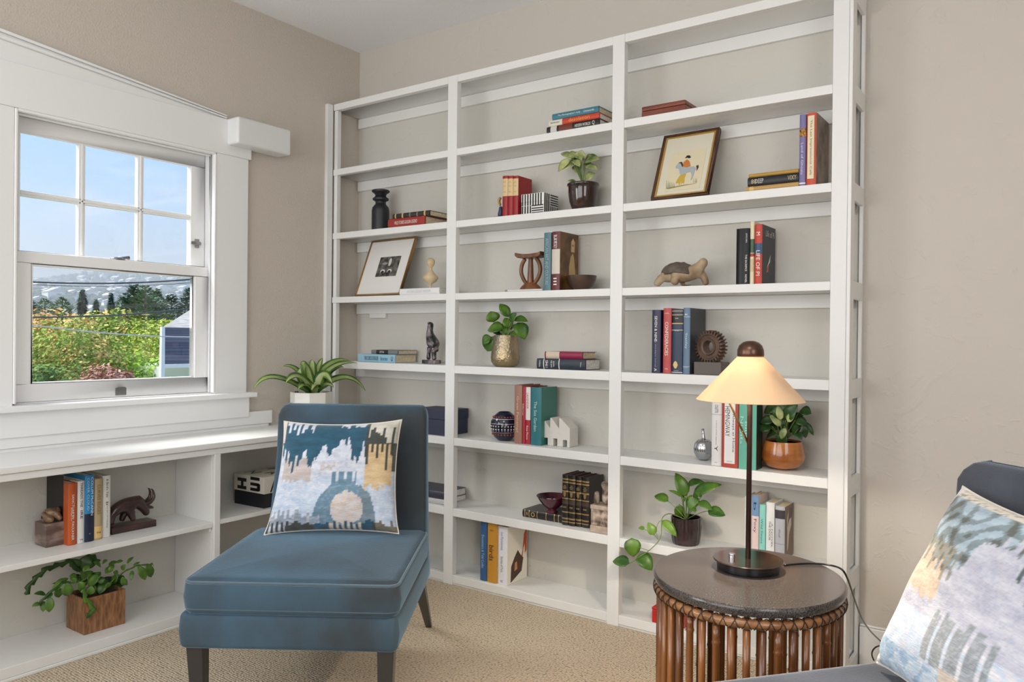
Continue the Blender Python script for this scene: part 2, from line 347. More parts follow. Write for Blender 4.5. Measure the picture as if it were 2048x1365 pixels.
# ------------------------------------------------------------------ slipper chairs
VEL=mat('blue_velvet',srgb(58,64,68),.8,sheen=1.0,sheenc=(.30,.46,.60),c2=srgb(70,98,118),vscale=2.6,bump=.2,bscale=200,spec=.2,lo=.38,hi=.66)
VEL2=mat('grey_velvet',srgb(64,68,76),.8,sheen=.8,sheenc=(.5,.56,.66),c2=srgb(78,82,92),vscale=6,bump=.2,bscale=200,spec=.2)
PIPE=mat('velvet_piping',srgb(72,90,102),.7,sheen=1,sheenc=(.6,.8,.9))
PIPE2=mat('grey_piping',srgb(110,114,120),.7,sheen=.6)
DKLEG=mat('dark_stained_leg',srgb(44,43,44),.35,coat=.3)
def cushion(x0,x1,y0,y1,z0,z1,r,crown=.012,n=18,cr=.05):
    """rounded upholstery slab as a closed grid shell"""
    b=MB(); cx,cy=(x0+x1)/2,(y0+y1)/2; hx,hy=(x1-x0)/2,(y1-y0)/2
    def outline(ins,m=40):
        pts=[]; rr=max(cr-ins,.004)
        for q,(sx,sy) in enumerate(((1,1),(-1,1),(-1,-1),(1,-1))):
            for i in range(m//4):
                t=(q+i/(m/4-1))*PI/2
                pts.append((cx+sx*(hx-ins-rr)+rr*math.cos(t),cy+sy*(hy-ins-rr)+rr*math.sin(t)))
        return pts
    lay=[]
    k=5
    for i in range(k+1):
        t=i/k*PI/2; lay.append((r*(1-math.sin(t)),z0+r*(1-math.cos(t))))
    lay+= [(-.004,(z0+z1)/2)]
    for i in range(k+1):
        t=i/k*PI/2; lay.append((r*(1-math.cos(t)),z1-r*(1-math.sin(t))))
    mi=min(hx,hy)-r-.03
    for q in range(1,15):
        ins=mi*q/14; lay.append((ins+r,z1+crown*(1-(1-q/14)**2.2)))
    M_=40; vs=[];fs=[]
    for ins,z in lay:
        pts=outline(min(ins,min(hx,hy)-.02),M_)
        if ins>r+1e-4 and z>=z1: vs+=[(p[0],p[1],z1+crown*(1-(abs(p[0]-cx)/(hx-r))**2.5)*(1-(abs(p[1]-cy)/(hy-r))**2.5)) for p in pts]
        else: vs+=[(p[0],p[1],z) for p in pts]
    m=len(lay); N=len(vs)//m
    for j in range(m-1):
        for i in range(N):
            q=(i+1)%N; fs.append((j*N+i,j*N+q,(j+1)*N+q,(j+1)*N+i))
    fs.append(tuple(reversed(range(N)))); fs.append(tuple((m-1)*N+i for i in range(N)))
    b.add(vs,fs); return b,outline
def make_chair(loc,rz,label,V,P,group='matching velvet slipper chairs'):
    t=empty('slipper_chair',loc,rz,label,'chair')
    b,_=cushion(-.034,.598,-.004,.66,.247,.352,.018,.0,cr=.022); b.build('seat_base',V,t,smooth=True)
    b,ol=cushion(-.022,.602,-.012,.615,.345,.452,.026,.012,cr=.035); c=b.build('seat_cushion',V,t,smooth=True)
    for z in (.366,.441):
        pts=[(p[0],p[1],z) for p in ol(.004)]; pts.append(pts[0]); MB().tube(pts,.0042,6,False).build('piping',P,c,smooth=True)
    # leaning back
    b=MB(); vs=[];fs=[]; prof=[]
    n=14
    rings=[]
    for i in range(n+1):
        s=i/n; z=.262+(.892-.262)*s; f=.585+.0+ (max(0,z-.40)/.49)*.105; th=.125-.06*s
        w0,w1=.012+.02*s,.598-.022*s
        rt=.0
        if i>=n-3:
            kk=(i-(n-3))/3; z=.852+.04*math.sin(kk*PI/2); e=.022*(1-math.cos(kk*PI/2)); f+=e; th-=2*e; w0+=e*.8; w1-=e*.8
        rr=.014; ring=[]
        for (px,py,a0) in ((w1-rr,f+th-rr,0),(w0+rr,f+th-rr,90),(w0+rr,f+rr,180),(w1-rr,f+rr,270)):
            for a in (0,30,60,90): ring.append((px+rr*math.cos(math.radians(a0+a)),py+rr*math.sin(math.radians(a0+a)),z))
        rings.append(ring)
    N=16
    for ring in rings: vs+=ring
    for j in range(n):
        for i in range(N):
            q=(i+1)%N; fs.append((j*N+i,j*N+q,(j+1)*N+q,(j+1)*N+i))
    fs.append(tuple(reversed(range(N)))); fs.append(tuple(n*N+i for i in range(N)))
    bk=b.add(vs,fs).build('backrest',V,t,smooth=True)
    for side in (0,1):
        pts=[]
        for ring in rings:
            p=ring[0:4] if side==0 else ring[4:8]
            q=(ring[12] if side==0 else ring[11]); pts.append((q[0]+(.006 if side==0 else -.006),q[1]+.02,q[2]))
        MB().tube(pts,.0035,6).build('piping',P,bk,smooth=True)
    for (x,y,x2,y2,r0,r1) in ((.008,.035,.016,.045,.031,.021),(.562,.035,.556,.045,.031,.021),(.562,.64,.572,.872,.028,.015),(.03,.64,.034,.878,.028,.015)):
        b=MB(); vs=[]
        for (a,c,z,r) in ((x,y,.26,r0),(x2,y2,.0005,r1)): vs+=[(a-r*.8,c-r*.8,z),(a+r*.8,c-r*.8,z),(a+r*.8,c+r*.8,z),(a-r*.8,c+r*.8,z)]
        b.add(vs,[(0,1,2,3),(7,6,5,4),(0,4,5,1),(1,5,6,2),(2,6,7,3),(3,7,4,0)]).build('leg',DKLEG,t,bev=.003)
    return t
make_chair((1.136,-1.672,0),math.atan2(.557,.83),'blue-grey velvet armless chair in the middle of the room with a cushion on its seat',VEL,PIPE)
make_chair((2.535,-1.497,0),math.atan2(-.63,.776),'grey velvet armless chair at the lower right corner, mostly outside the frame',VEL2,PIPE2)
# ------------------------------------------------------------------ cushions with an ikat weave
rnd=random.Random(7)
def lerpt(T,u):
    for (a,x),(b_,y) in zip(T,T[1:]):
        if u<=b_: return x+(y-x)*(u-a)/(b_-a)
    return T[-1][1]
def ikat(u,v,seed=0):
    """colour of the weave at u (left-right), v (down-up)"""
    cidx=int(u*46); R=random.Random(cidx*13+seed); j=R.random()-.5; j2=R.random()
    R=random.Random(int(u*46)*7919+int(v*60)); g=R.random()
    teal=(34,82,106); dk=(62,66,62); wht=(206,212,224); gry=(178,180,186); tan=(206,180,138); blue=(104,136,156); sand=(188,178,176); pale=(190,204,222)
    low=lerpt([(0,.74),(.06,.70),(.14,.58),(.27,.68),(.32,.58),(.40,.80),(.46,.72),(.52,.78),(.58,.84),(.63,.68),(.68,.64),(.72,.80),(.75,.62),(.86,.64),(1,.60)],u)+j*.15
    c=wht if g>.25 else (196,200,212)
    if v<.5: c=pale if g>.2 else wht
    if .07<u<.33 and .46+.04*j<v<.66: c=sand
    if .40<u<.52 and .55<v<.62 and g>.4: c=(192,186,184)
    if .74<u<.97 and .37+.10*abs(j)<v<.78+.1*j: c=tan if v>.44 or g>.4 else (212,196,168)
    if v>low:
        c=teal if u<.73 else dk
        if .05<u<.30 and v>.93+j*.14: c=wht
        if .52<u<.72 and v>.965+j*.05: c=wht
        if u>.76 and v>.86+j*.16: c=(200,198,186)
        if u<.04 and v>.8: c=(220,206,196)
        if .76<u<.97 and v<.78 and cidx%2: c=tan
    dx=(u-.60)/.235; dy=max(v-.12,0)/.34; d=math.sqrt(dx*dx+dy*dy)
    if d<1+.10*j and v<.48: c=blue if g>.3 else (122,148,166)
    if .42<=v<.535 and .49<u<.68 and cidx%3: c=blue
    if d<1 and u>.72: c=(116,134,146)
    dx=(u-.625)/.125; dy=(v-.215)/.155
    if dx*dx+dy*dy<1+.3*j: c=(206,198,196) if g>.2 else (214,196,176)
    if u<.42 and v<.17+.10*j: c=(146,156,170) if g>.4 else (176,184,196)
    if v<.085+.06*j:
        c=teal if .38<u<.82 else dk
        if abs(u-.62)<.13 and cidx%2: c=(208,196,182)
        if u<.16 and cidx%2: c=wht
        if u>.84: c=(120,114,98)
    return c
def ikat2(u,v,seed=0):
    cidx=int(u*44); R=random.Random(cidx*31+5); j=R.random()-.5
    R=random.Random(int(u*90)*7919+int(v*90)); g=R.random()
    n1=math.sin(u*31+3*math.sin(v*19))*math.sin(v*27+2*math.sin(u*23))
    c=(196,196,208) if g>.3 else (184,188,204)
    if v<.36: c=(196,208,224) if n1>-.2 else (214,214,222)
    if v<.16: c=(150,178,202) if n1>0 else (188,204,220)
    low=lerpt([(0,.74),(.10,.64),(.30,.60),(.40,.58),(.50,.80),(.62,.86),(.75,.70),(.85,.60),(1,.62)],u)+j*.12
    if .08<u<.36 and .42+.08*abs(j)<v<.72: c=(214,192,172) if g>.35 else (206,178,154)
    if v>low:
        c=(128,144,150) if n1<.25 else (172,190,202)
        if n1<-.45: c=(96,102,94)
        if .70>v and cidx%2 and u<.4: c=(150,140,118)
        if u>.66 and v<.84 and cidx%2: c=(84,98,104)
    if v>.95: c=(224,214,198) if g>.3 else (150,140,128)
    if u<.05: c=(226,222,222)
    if .18<v<.42+.05*j and .40<u<.78 and cidx%4: c=(146,152,158) if g>.3 else (164,170,178)
    if .05<v<.20 and .55<u<.72: c=(204,190,178)
    return c
def make_cushion(label,loc,rot,Wd,Ht,T,fn,name='throw_cushion',skew=0,taper=0):
    t=empty(name,loc,0,label,'cushion',rot=rot)
    n=96; vs=[];cols=[]
    rr=random.Random(3)
    def shape(i,k,side):
        u=i/n; v=k/n
        x=(u-.5)*2; y=(v-.5)*2
        pin=1-.085*(1-x*x)**.8*abs(y)**3 ; pin2=1-.085*(1-y*y)**.8*abs(x)**3
        X=(u-.5)*Wd*pin2; Z=(v-.5)*Ht*pin
        th=T/2*((1-abs(x)**2.6)*(1-abs(y)**2.6))**.42
        th*=1+.05*math.sin(u*11+v*5)+.04*math.sin(v*17-u*6)
        wr=.0022*math.sin(u*60+6*math.sin(v*9))*math.exp(-((v-.08)/.12)**2)
        X=X*(1-taper*v)+skew*v
        return (X,side*(-th)-side*wr,Z+Ht/2)
    fs=[]
    for k in range(n+1):
        for i in range(n+1): vs.append(shape(i,k,1))
    for k in range(n):
        for i in range(n): fs.append((k*(n+1)+i,k*(n+1)+i+1,(k+1)*(n+1)+i+1,(k+1)*(n+1)+i))
    me=bpy.data.meshes.new('front_panel'); me.from_pydata(vs,[],fs); me.shade_smooth()
    at_=me.color_attributes.new('weave','FLOAT_COLOR','POINT')
    R=random.Random(5)
    for k in range(n+1):
        for i in range(n+1):
            c=fn(min(.999,i/n),k/n); f=1+.07*(R.random()-.5)
            at_.data[k*(n+1)+i].color=(*[min(1,q*f) for q in srgb(*c)],1)
    me.materials.append(WEAVE)
    o=bpy.data.objects.new('front_panel',me); COL.objects.link(o); o.parent=t
    b=MB(); vs2=[]
    for k in range(0,n+1,4):
        for i in range(0,n+1,4): vs2.append(shape(i,k,-1))
    q=n//4+1
    b.add(vs2,[(k*q+i,(k+1)*q+i,(k+1)*q+i+1,k*q+i+1) for k in range(q-1) for i in range(q-1)]).build('back_panel',mat('cream_velvet',srgb(222,214,202),.8,sheen=.5),t,smooth=True)
    pts=[Vector(shape(i,0,1)) for i in range(0,n+1,3)]+[Vector(shape(n,k,1)) for k in range(3,n+1,3)]+[Vector(shape(i,n,1)) for i in range(n-3,-1,-3)]+[Vector(shape(0,k,1)) for k in range(n-3,-1,-3)]
    MB().tube(pts,.003,6,False).build('seam',mat('cream_velvet',(0,0,0)),t,smooth=True)
    return t
WEAVE=bpy.data.materials.new('ikat_weave'); WEAVE.use_nodes=True
n=WEAVE.node_tree.nodes; l=WEAVE.node_tree.links; b=n['Principled BSDF']; b.inputs['Roughness'].default_value=.85; b.inputs['Sheen Weight'].default_value=.3
vc=n.new('ShaderNodeVertexColor'); vc.layer_name='weave'
tc=n.new('ShaderNodeTexCoord'); mp=n.new('ShaderNodeMapping'); mp.inputs['Scale'].default_value=(60,60,260); z=n.new('ShaderNodeTexNoise'); z.inputs['Scale'].default_value=1; z.inputs['Detail'].default_value=4
mp2=n.new('ShaderNodeMapping'); mp2.inputs['Scale'].default_value=(22,22,60); z2=n.new('ShaderNodeTexNoise'); z2.inputs['Scale'].default_value=1; z2.inputs['Detail'].default_value=6
l.new(tc.outputs['Object'],mp.inputs[0]); l.new(mp.outputs[0],z.inputs['Vector']); l.new(tc.outputs['Object'],mp2.inputs[0]); l.new(mp2.outputs[0],z2.inputs['Vector'])
hs=n.new('ShaderNodeMixRGB'); hs.blend_type='OVERLAY'; hs.inputs[0].default_value=.55; l.new(vc.outputs[0],hs.inputs[1]); l.new(z2.outputs[0],hs.inputs[2]); l.new(hs.outputs[0],b.inputs['Base Color'])
bp=n.new('ShaderNodeBump'); bp.inputs['Strength'].default_value=.6; bp.inputs['Distance'].default_value=.003; l.new(z.outputs[0],bp.inputs['Height']); l.new(bp.outputs[0],b.inputs['Normal'])
def chair_pt(o,e,nn,a,b_,z): return (o[0]+e[0]*a+nn[0]*b_,o[1]+e[1]*a+nn[1]*b_,z)
r1=math.atan2(.557,.83)
make_cushion('square blue, white and tan ikat cushion leaning on the back of the blue-grey chair',chair_pt((1.136,-1.672),(.83,.557),(-.557,.83),.282,.478,.461),
   (math.radians(-12),math.radians(-1.5),r1),.47,.395,.13,ikat,skew=.026,taper=.10)
r2=math.radians(-52); Lw=.46
qb=Vector((2.852,-1.160,.464))+Matrix.Rotation(r2,3,'Z')@Vector((Lw/2,0,0))
make_cushion('large pale ikat cushion with blurred grey-blue print on the lower right chair',qb,
   (math.radians(-25),math.radians(1.5),r2),Lw,.415,.14,ikat2)
# ------------------------------------------------------------------ bamboo drum table
TC=Vector((2.510,-.972,0)); view=math.atan2(TC.y-CAMP.y,TC.x-CAMP.x)
tb=empty('drum_table',TC,view,'round side table of upright bamboo poles with a dark speckled stone top','table')
GR=mat('speckled_stone',srgb(40,37,36),.2,c2=srgb(92,84,80),vscale=320,vdetail=2,spec=.6,bump=.03,bscale=150)
BAM=mat('bamboo',srgb(92,50,22),.28,c2=srgb(150,94,46),vscale=14,coat=.4,stretch=(1,1,.18))
BAM2=mat('bamboo_light',srgb(120,76,40),.3,c2=srgb(172,122,78),vscale=30,coat=.3)
RXT,RYT=.262,.236
MB().lathe([(0,.524),(.95,.524),(.985,.527),(1,.535),(1,.544),(.985,.5495),(.97,.550),(0,.550)],n=96,sx=RXT,sy=RYT).build('stone_top',GR,tb,smooth='auto')
for k in range(40):
    t=2*PI*k/40; rr=.93; x,y=RXT*rr*math.cos(t),RYT*rr*math.sin(t); R=random.Random(k)
    b=MB(); zs=[.004]; z=.05+R.random()*.12
    prof=[(.0088,.004)]
    while z<.47:
        prof+=[(.0088,z-.006),(.0104,z),(.0090,z+.003),(.0088,z+.012)]; z+=.13+.12*R.random()
    prof.append((.0092,.492)); b.lathe(prof,(x,y,0),n=10); b.build('bamboo_pole',BAM,tb,smooth=True)
for z,rad in ((.508,.0112),(.03,.011)):
    pts=[(RXT*.95*math.cos(2*PI*i/64),RYT*.95*math.sin(2*PI*i/64),z) for i in range(65)]
    rg=MB().tube(pts,rad,10,False).build('bamboo_ring',BAM2,tb,smooth=True)
    if z>.1:
        b=MB()
        for k in range(56):
            for sgn in (1,-1):
                pts=[]
                for q in range(9):
                    a=q/8*PI*1.1-PI*.3; t=2*PI*(k+sgn*(q/8-.5)*.8)/56
                    ro=.0128; pts.append(((RXT*.95+ro*math.cos(a))*math.cos(t),(RYT*.95+ro*math.cos(a))*math.sin(t),z+ro*math.sin(a)))
                b.tube(pts,.0011,4)
        b.build('lashing',mat('dark_rattan_binding',srgb(48,34,26),.5),rg)
# ------------------------------------------------------------------ lamp
LC=Vector((2.497,-.929,.5505))
lm=empty('table_lamp',LC,0,'table lamp with a glowing cream cone shade and dark bronze base','lamp')
BRZ=mat('dark_bronze',srgb(64,48,42),.22,.85); BLK=mat('black_lacquer',srgb(22,22,24),.25)
MB().lathe([(0,.0),(.077,.0),(.079,.003),(.079,.022),(0,.022)],n=64).build('base',BLK,lm,smooth='auto')
MB().lathe([(0,.0222),(.088,.0222),(.0895,.0245),(.088,.027),(0,.027)],n=64).build('base_plate',mat('polished_bronze',srgb(104,88,80),.16,.9),lm,smooth='auto')
MB().lathe([(.0068,.027),(.0068,.566)],n=16).build('pole',BRZ,lm,smooth='auto')
b=MB(); b.lathe([(.0,.027),(.0085,.027),(.0085,.037),(.0075,.039),(0,.039)],(-.035,-.022,0),n=20); b.build('switch_knob',mat('chrome',srgb(210,212,215),.12,1),lm,smooth='auto')
SHD=bpy.data.materials.new('cream_glass_shade'); SHD.use_nodes=True; n=SHD.node_tree.nodes; l=SHD.node_tree.links; n.clear()
o_=n.new('ShaderNodeOutputMaterial'); d_=n.new('ShaderNodeBsdfDiffuse'); t_=n.new('ShaderNodeBsdfTranslucent'); m_=n.new('ShaderNodeMixShader'); g_=n.new('ShaderNodeBsdfGlossy'); m2=n.new('ShaderNodeMixShader')
d_.inputs[0].default_value=(*srgb(228,208,182),1); t_.inputs[0].default_value=(.88,.72,.52,1); m_.inputs[0].default_value=.36; g_.inputs['Roughness'].default_value=.35; m2.inputs[0].default_value=.04
l.new(d_.outputs[0],m_.inputs[1]); l.new(t_.outputs[0],m_.inputs[2]); l.new(m_.outputs[0],m2.inputs[1]); l.new(g_.outputs[0],m2.inputs[2]); l.new(m2.outputs[0],o_.inputs[0])
b=MB(); b.lathe([(.030,.5595),(.1375,.4425),(.1365,.4415),(.028,.5580),(.030,.5595)],n=72); b.f=[f for f in b.f if len(f)==4]; b.mi=b.mi[:len(b.f)]
b.build('lamp_shade',SHD,lm,smooth='auto')
MB().lathe([(0.0,.556),(.033,.556),(.0345,.560),(.0335,.574),(.029,.586),(.020,.594),(.010,.5975),(0,.598)],n=40).build('finial_cap',mat('brown_bronze',srgb(96,70,58),.28,.8),lm,smooth=True)
MB().tube([(-.004,-.002,.330),(-.045,-.028,.436),(-.058,-.036,.462)],.0032,8).build('brace',mat('brass_rod',srgb(200,160,110),.25,1),lm,smooth=True)
bulb=MB(); bulb.ball((0.028,-.02,.508),(.012,.012,.016)); BM=mat('lit_bulb',(1,.85,.6),.5,emit=6); bulb.build('bulb',BM,lm,smooth=True)
pl=light('lamp_bulb_light','POINT',(0.0,-.02,.515),(0,0,0),32,(1,.86,.68),shadow_soft_size=.016); pl.parent=lm
def lw(u,v,z): p=at(u,v,2,z); return (p.x-LC.x,p.y-LC.y,p.z-LC.z+.0025)
pts=[lw(1568,1133,.551),lw(1600,1130,.551),lw(1635,1130,.551),lw(1665,1134,.551),lw(1684,1142,.552)]
for (u,v,y) in ((1694,1156,-.78),(1702,1178,-.72),(1712,1208,-.60),(1724,1238,-.42),(1740,1262,-.18),(1760,1282,-.02),(1766,1287,.004),(1764,1291,.004),(1752,1295,-.03),(1745,1303,-.04),(1744,1312,-.03),(1748,1322,-.02)):
    p=at(u,v,1,y); pts.append((p.x-LC.x,p.y-LC.y,p.z-LC.z))
# smooth the cord
def smooth_path(P,k=4):
    P=[Vector(p) for p in P]; o=[]
    for i in range(len(P)-1):
        p0,p1,p2,p3=P[max(i-1,0)],P[i],P[i+1],P[min(i+2,len(P)-1)]
        for j in range(k):
            t=j/k; o.append(.5*((2*p1)+(p2-p0)*t+(2*p0-5*p1+4*p2-p3)*t*t+(3*p1-p0-3*p2+p3)*t**3))
    o.append(P[-1]); return o
MB().tube(smooth_path(pts),.0026,8).build('power_cord',BLK,lm,smooth=True)
# ------------------------------------------------------------------ books
PAGE=mat('book_pages',srgb(222,206,176),.8,c2=srgb(200,182,150),vscale=90,stretch=(1,1,1))
PAGEW=mat('white_pages',srgb(232,228,220),.8,c2=srgb(206,200,190),vscale=90)
def TM(rgb): return colm(rgb,.4)
WH=(235,232,226); GO=(206,176,110)
def book(label,group,loc,rot,w,h,d,col,side=None,texts=(),bands=(),pages=None,rough=.42,art=None):
    """upright book: x thickness, y depth (spine at y=0), z height. texts: (string, centre 0..1 from the bottom, length m, height frac of w, colour, orient)"""
    t=empty('book',loc,0,label,'book',group,rot=rot); t_=.0022
    m=colm(col,rough) if isinstance(col,tuple) else col
    b=MB(); sp=[]
    for i in range(7):
        a=i/6; sp.append((a*w,.006*(1-math.sin(a*PI))**1.3*.7+.0))
    poly=sp+[(w,.0085),(w,d),(w-t_,d),(w-t_,.0105),(t_,.0105),(t_,d),(0,d),(0,.0085)]
    b.prism(poly,0,h,2); b.build('cover',m,t,bev=.0006,seg=1)
    MB().box((t_+.0002,.0107,.003),(w-t_-.0002,d-.004,h-.003)).build('page_block',pages or PAGE,t)
    if side: MB().box((w+.0001,.003,.001),(w+.0006,d-.001,h-.001)).build('front_cover',colm(side,.4) if isinstance(side,tuple) else side,t)
    for q in bands:
        z0,z1,c=q[:3]
        if len(q)>3:
            MB().box((w*q[3],-.0012,h*z0),(w*q[4],.002,h*z1)).build('spine_label',TM(c),t); continue
        MB().prism([(x*1.0,y-.0005) for x,y in sp]+[(x,y+.001) for x,y in reversed(sp)],h*z0,h*z1,2).build('spine_band',TM(c) if isinstance(c,tuple) else c,t)
    for q in texts:
        s,zc,Ln,hf,c=q[:5]; orr=q[5] if len(q)>5 else 'd'
        xc=q[6] if len(q)>6 else .5
        text(s,TM(c),t,(w*xc,-.0016,h*zc),Ln if orr=='d' else min(Ln,w*.82),w*hf,orr)
    if art:
        for (poly,c,k) in art: MB().prism([(y*d,z*h) for y,z in poly],w+.0007+k*.0003,w+.0009+k*.0003,0).build('cover_picture',TM(c),t)
    return t
def Zs(s): return SZ[s][0]+.0004
def up(s,u0,u1,vt,y,ub,label,group,col,d=None,vb=None,**k):
    z0=Zs(s)
    if vb: y=max(at(u0,vb,2,z0).y,YF+.002)
    x0=at(u0,vt+20,1,y).x+.0003; x1=at(u1,vt+20,1,y).x-.0003
    h=at(u1,vt,1,y).z-z0
    if d is None: d=min(max(at(ub,vt,0,x1).y-y,.07),YB-.006-y)
    d=min(d,YB-.022-y)
    return book(label,group,(x0,y,z0),(0,0,0),x1-x0,h,d,col,**k)
def flat(s,u0,u1,z0,z1,y,d,label,group,col,um=None,rz=0,**k):
    """flat book whose spine runs from pixel u0 to u1 in the plane y; top of the spine lettering at the left"""
    x0,x1=at(u0,um or 600,1,y).x,at(u1,um or 600,1,y).x
    h=x1-x0; w=z1-z0-.0006
    # local z -> -x, local x -> +z
    return book(label,group,(x1,y,z0+.0003),(0,-PI/2,rz),w,h,d,col,**k)
def ZZ(u,v,y): return at(u,v,1,y).z
# column 1 --------------------------------------------------
G='book stack beside the black candle holder'
z=Zs('s3'); z1=ZZ(849,431,-.16); z2=ZZ(858,420,-.15)
flat('s3',775.5,849,z,z1,-.158,.17,'red flat book under the black one, beside the black candle holder',G,(158,52,46),um=440,texts=[('WILD STORIES GOLDEN LEGEND',.5,.15,.38,WH)],side=(150,48,44),pages=PAGE)
flat('s3',784.7,858,z1,z2,-.150,.165,'black flat book with gilt bands, topmost beside the black candle holder',G,(52,46,42),um=430,bands=[(.1,.14,GO),(.3,.34,(120,112,100)),(.5,.54,(120,112,100)),(.7,.74,GO),(.9,.93,GO)])
G='white book with wooden figure'
z=Zs('s4'); z1=ZZ(878,575,-.158)
flat('s4',798.6,878,z,z1,-.158,.13,'white flat book under the pale turned wooden figure',None,(232,232,232),um=582,texts=[('PATTERN CLASSICS  WISDOM',.5,.15,.42,(206,208,210))],pages=PAGEW)
ZWB=z1
z=Zs('s5'); yb=max(at(720,724,2,z).y,YF+.004); z1=ZZ(789,710,yb); z2=ZZ(794,701,yb+.012)
G='two flat books beside the carved stone bird'
flat('s5',715.5,789.3,z,z1,yb,.16,'pale blue flat book, lower of the two beside the carved bird',G,(150,190,208),um=715,texts=[('THE CURIOUS READER',.62,.10,.5,(40,70,90)),('Stories',.28,.05,.5,(60,120,150)),('U',.07,.012,.6,(30,50,70))],pages=PAGE)
flat('s5',742,794.7,z1,z2,yb+.012,.145,'thin grey flat book with black spine patch on top of the pale blue one',G,(120,124,126),um=705,bands=[(.35,.8,(40,42,44))],texts=[('UPTON',.58,.03,.5,WH)])
z=Zs('s6'); 
o=empty('storage_box',(.59,-.15,z),0,'dark navy box on the shelf just right of the blue-grey chair back','box')
NV=colm((50,54,76),.6)
zt=ZZ(870,820,-.15)-z
MB().box((0,0,0),(.205,.165,zt*.62)).build('body',NV,o,bev=.002); MB().box((-.002,-.002,zt*.62),(.207,.167,zt)).build('lid',NV,o,bev=.002)
z=Zs('s7'); G='flat books right of the blue-grey chair back'
flat('s7',760,889,z,z+.027,-.15,.165,'pale grey flat book, lower one right of the blue-grey chair back',G,(196,196,198),um=990,pages=PAGEW)
flat('s7',752,888,z+.027,z+.062,-.155,.165,'charcoal flat book on top of the pale grey one',G,(58,60,74),um=975,pages=PAGEW)
# column 2 --------------------------------------------------
G='stack of three flat novels on the second shelf'
z=Zs('s2'); y=-.155; z1=ZZ(1197,236,y); z2=ZZ(1197,223.7,y); z3=ZZ(1196,211,y)
flat('s2',1093,1197.8,z,z1,y,.15,'black paperback, lowest in the stack of three novels',G,(26,26,28),um=250,bands=[(.80,.92,(206,204,200)),(.5,.76,(110,50,36))],texts=[('HIDDEN WORLDS',.30,.075,.4,WH),('Q',.10,.012,.6,WH)],pages=PAGEW)
flat('s2',1096.7,1197.8,z1,z2,y,.15,'red book with white author panel, middle of the stack of three novels',G,(196,66,44),um=236,bands=[(.72,.995,(222,216,200))],texts=[('Jack Kerouac',.86,.045,.38,(30,30,30)),('desolation',.38,.10,.6,(240,170,80))],pages=PAGEW)
flat('s2',1104,1196.7,z2,z3,y-.001,.155,'teal book, topmost in the stack of three novels',G,(58,120,138),um=225,texts=[('The Photographer\'s Lady',.62,.11,.34,WH),('Unsworth',.2,.05,.34,WH)],pages=PAGE)
G='three red volumes with cream labels'
REDC=(150,26,32)
for i,(a,c,lab) in enumerate(((1004,1014.6,'red volume with cream spine label, left one of the three'),(1014.8,1025,'red volume with cream spine label, middle one of the three'),(1025.2,1035.7,'red volume with cream spine label, right one of the three, beside the striped box'))):
    up('s3',a,c,351,-.155,1064,lab,G,REDC,bands=[(.50,.93,(214,188,140))],texts=[('THE TALE',.84,.014,.12,(120,80,40),'h'),('OF GENJI',.74,.014,.12,(120,80,40),'h'),('VOL',.6,.014,.12,(120,80,40),'h')])
z=Zs('s4'); z1=ZZ(1080,577.5,-.16)
flat('s4',1009.6,1084,z,z1,-.16,.15,'thin white flat book under the carved wooden headrest',None,(226,224,220),um=580,bands=[(.93,.999,(150,146,140))],pages=PAGEW)
ZHB=z1
up('s4',1087,1101.5,464.8,-.155,1120,'blue-grey hardback between the wooden headrest and the brown picture book','two tall books by the dark bowl',(84,118,128),texts=[('AFRICAN ART AND CULTURE',.5,.20,.45,(150,180,188))],d=.15)
B2=mat('brown_jacket',srgb(58,34,22),.35,c2=srgb(130,92,44),vscale=12)
up('s4',1103,1119.5,462.5,-.157,1157,'tall dark red and brown hardback with a sepia cover picture','two tall books by the dark bowl',(96,34,34),side=B2,
   bands=[(.28,.70,(206,196,184))],texts=[('BLACK',.87,.035,.4,WH),('ODYSSEY',.80,.045,.4,WH),('III',.15,.03,.4,WH)],
   art=[([(.5,.25),(.85,.27),(.8,.45),(.74,.62),(.7,.66),(.58,.6),(.5,.42)],(196,164,110),0),([(.6,.68),(.78,.68),(.8,.86),(.7,.92),(.6,.86)],(206,176,126),0),([(.64,.78),(.67,.78),(.67,.81),(.64,.81)],(40,26,18),1),([(.72,.78),(.75,.78),(.75,.81),(.72,.81)],(40,26,18),1)])
z=Zs('s5'); yb=max(at(1073,737.6,2,z).y,YF+.003); z1=ZZ(1073,717,yb); z2=ZZ(1089,703,yb+.01)
G='two flat books right of the gold vase'
flat('s5',1073,1170,z,z1,yb,.13,'thick navy flat book with white lettering, under the crimson one',G,(40,50,62),um=728,bands=[(.84,.855,WH),(.52,.535,WH)],texts=[('Williams',.93,.03,.16,WH,'h'),('1945',.78,.03,.3,WH,'h'),('and the\nworld',.66,.03,.45,WH,'h'),('Viking',.08,.02,.14,WH,'h')],pages=PAGEW)
flat('s5',1089,1164,z1,z2,yb+.01,.12,'thin crimson flat book with pale spine end, on the navy one',G,(140,32,66),um=710,bands=[(.6,.96,(206,190,170))])
G='four hardbacks between the round vase and the white house ornament'
up('s6',1028,1043,771,0,1,'brown hardback, leftmost beside the dark patterned round vase',G,(158,114,98),vb=887,d=.15,texts=[('Great Paintings',.5,.16,.4,(214,190,160))])
up('s6',1043.6,1050,774,0,1,'thin crimson hardback next to the brown one',G,(168,44,58),vb=888,d=.15,texts=[('Inferno',.6,.05,.4,WH)])
up('s6',1050.6,1060.4,774,0,1,'hardback with white upper and red lower spine',G,(168,40,52),vb=888.5,d=.15,bands=[(.42,.99,(222,220,218))],texts=[('LAVENDER',.75,.07,.4,(190,60,60)),('Rose Moore',.2,.06,.4,WH)])
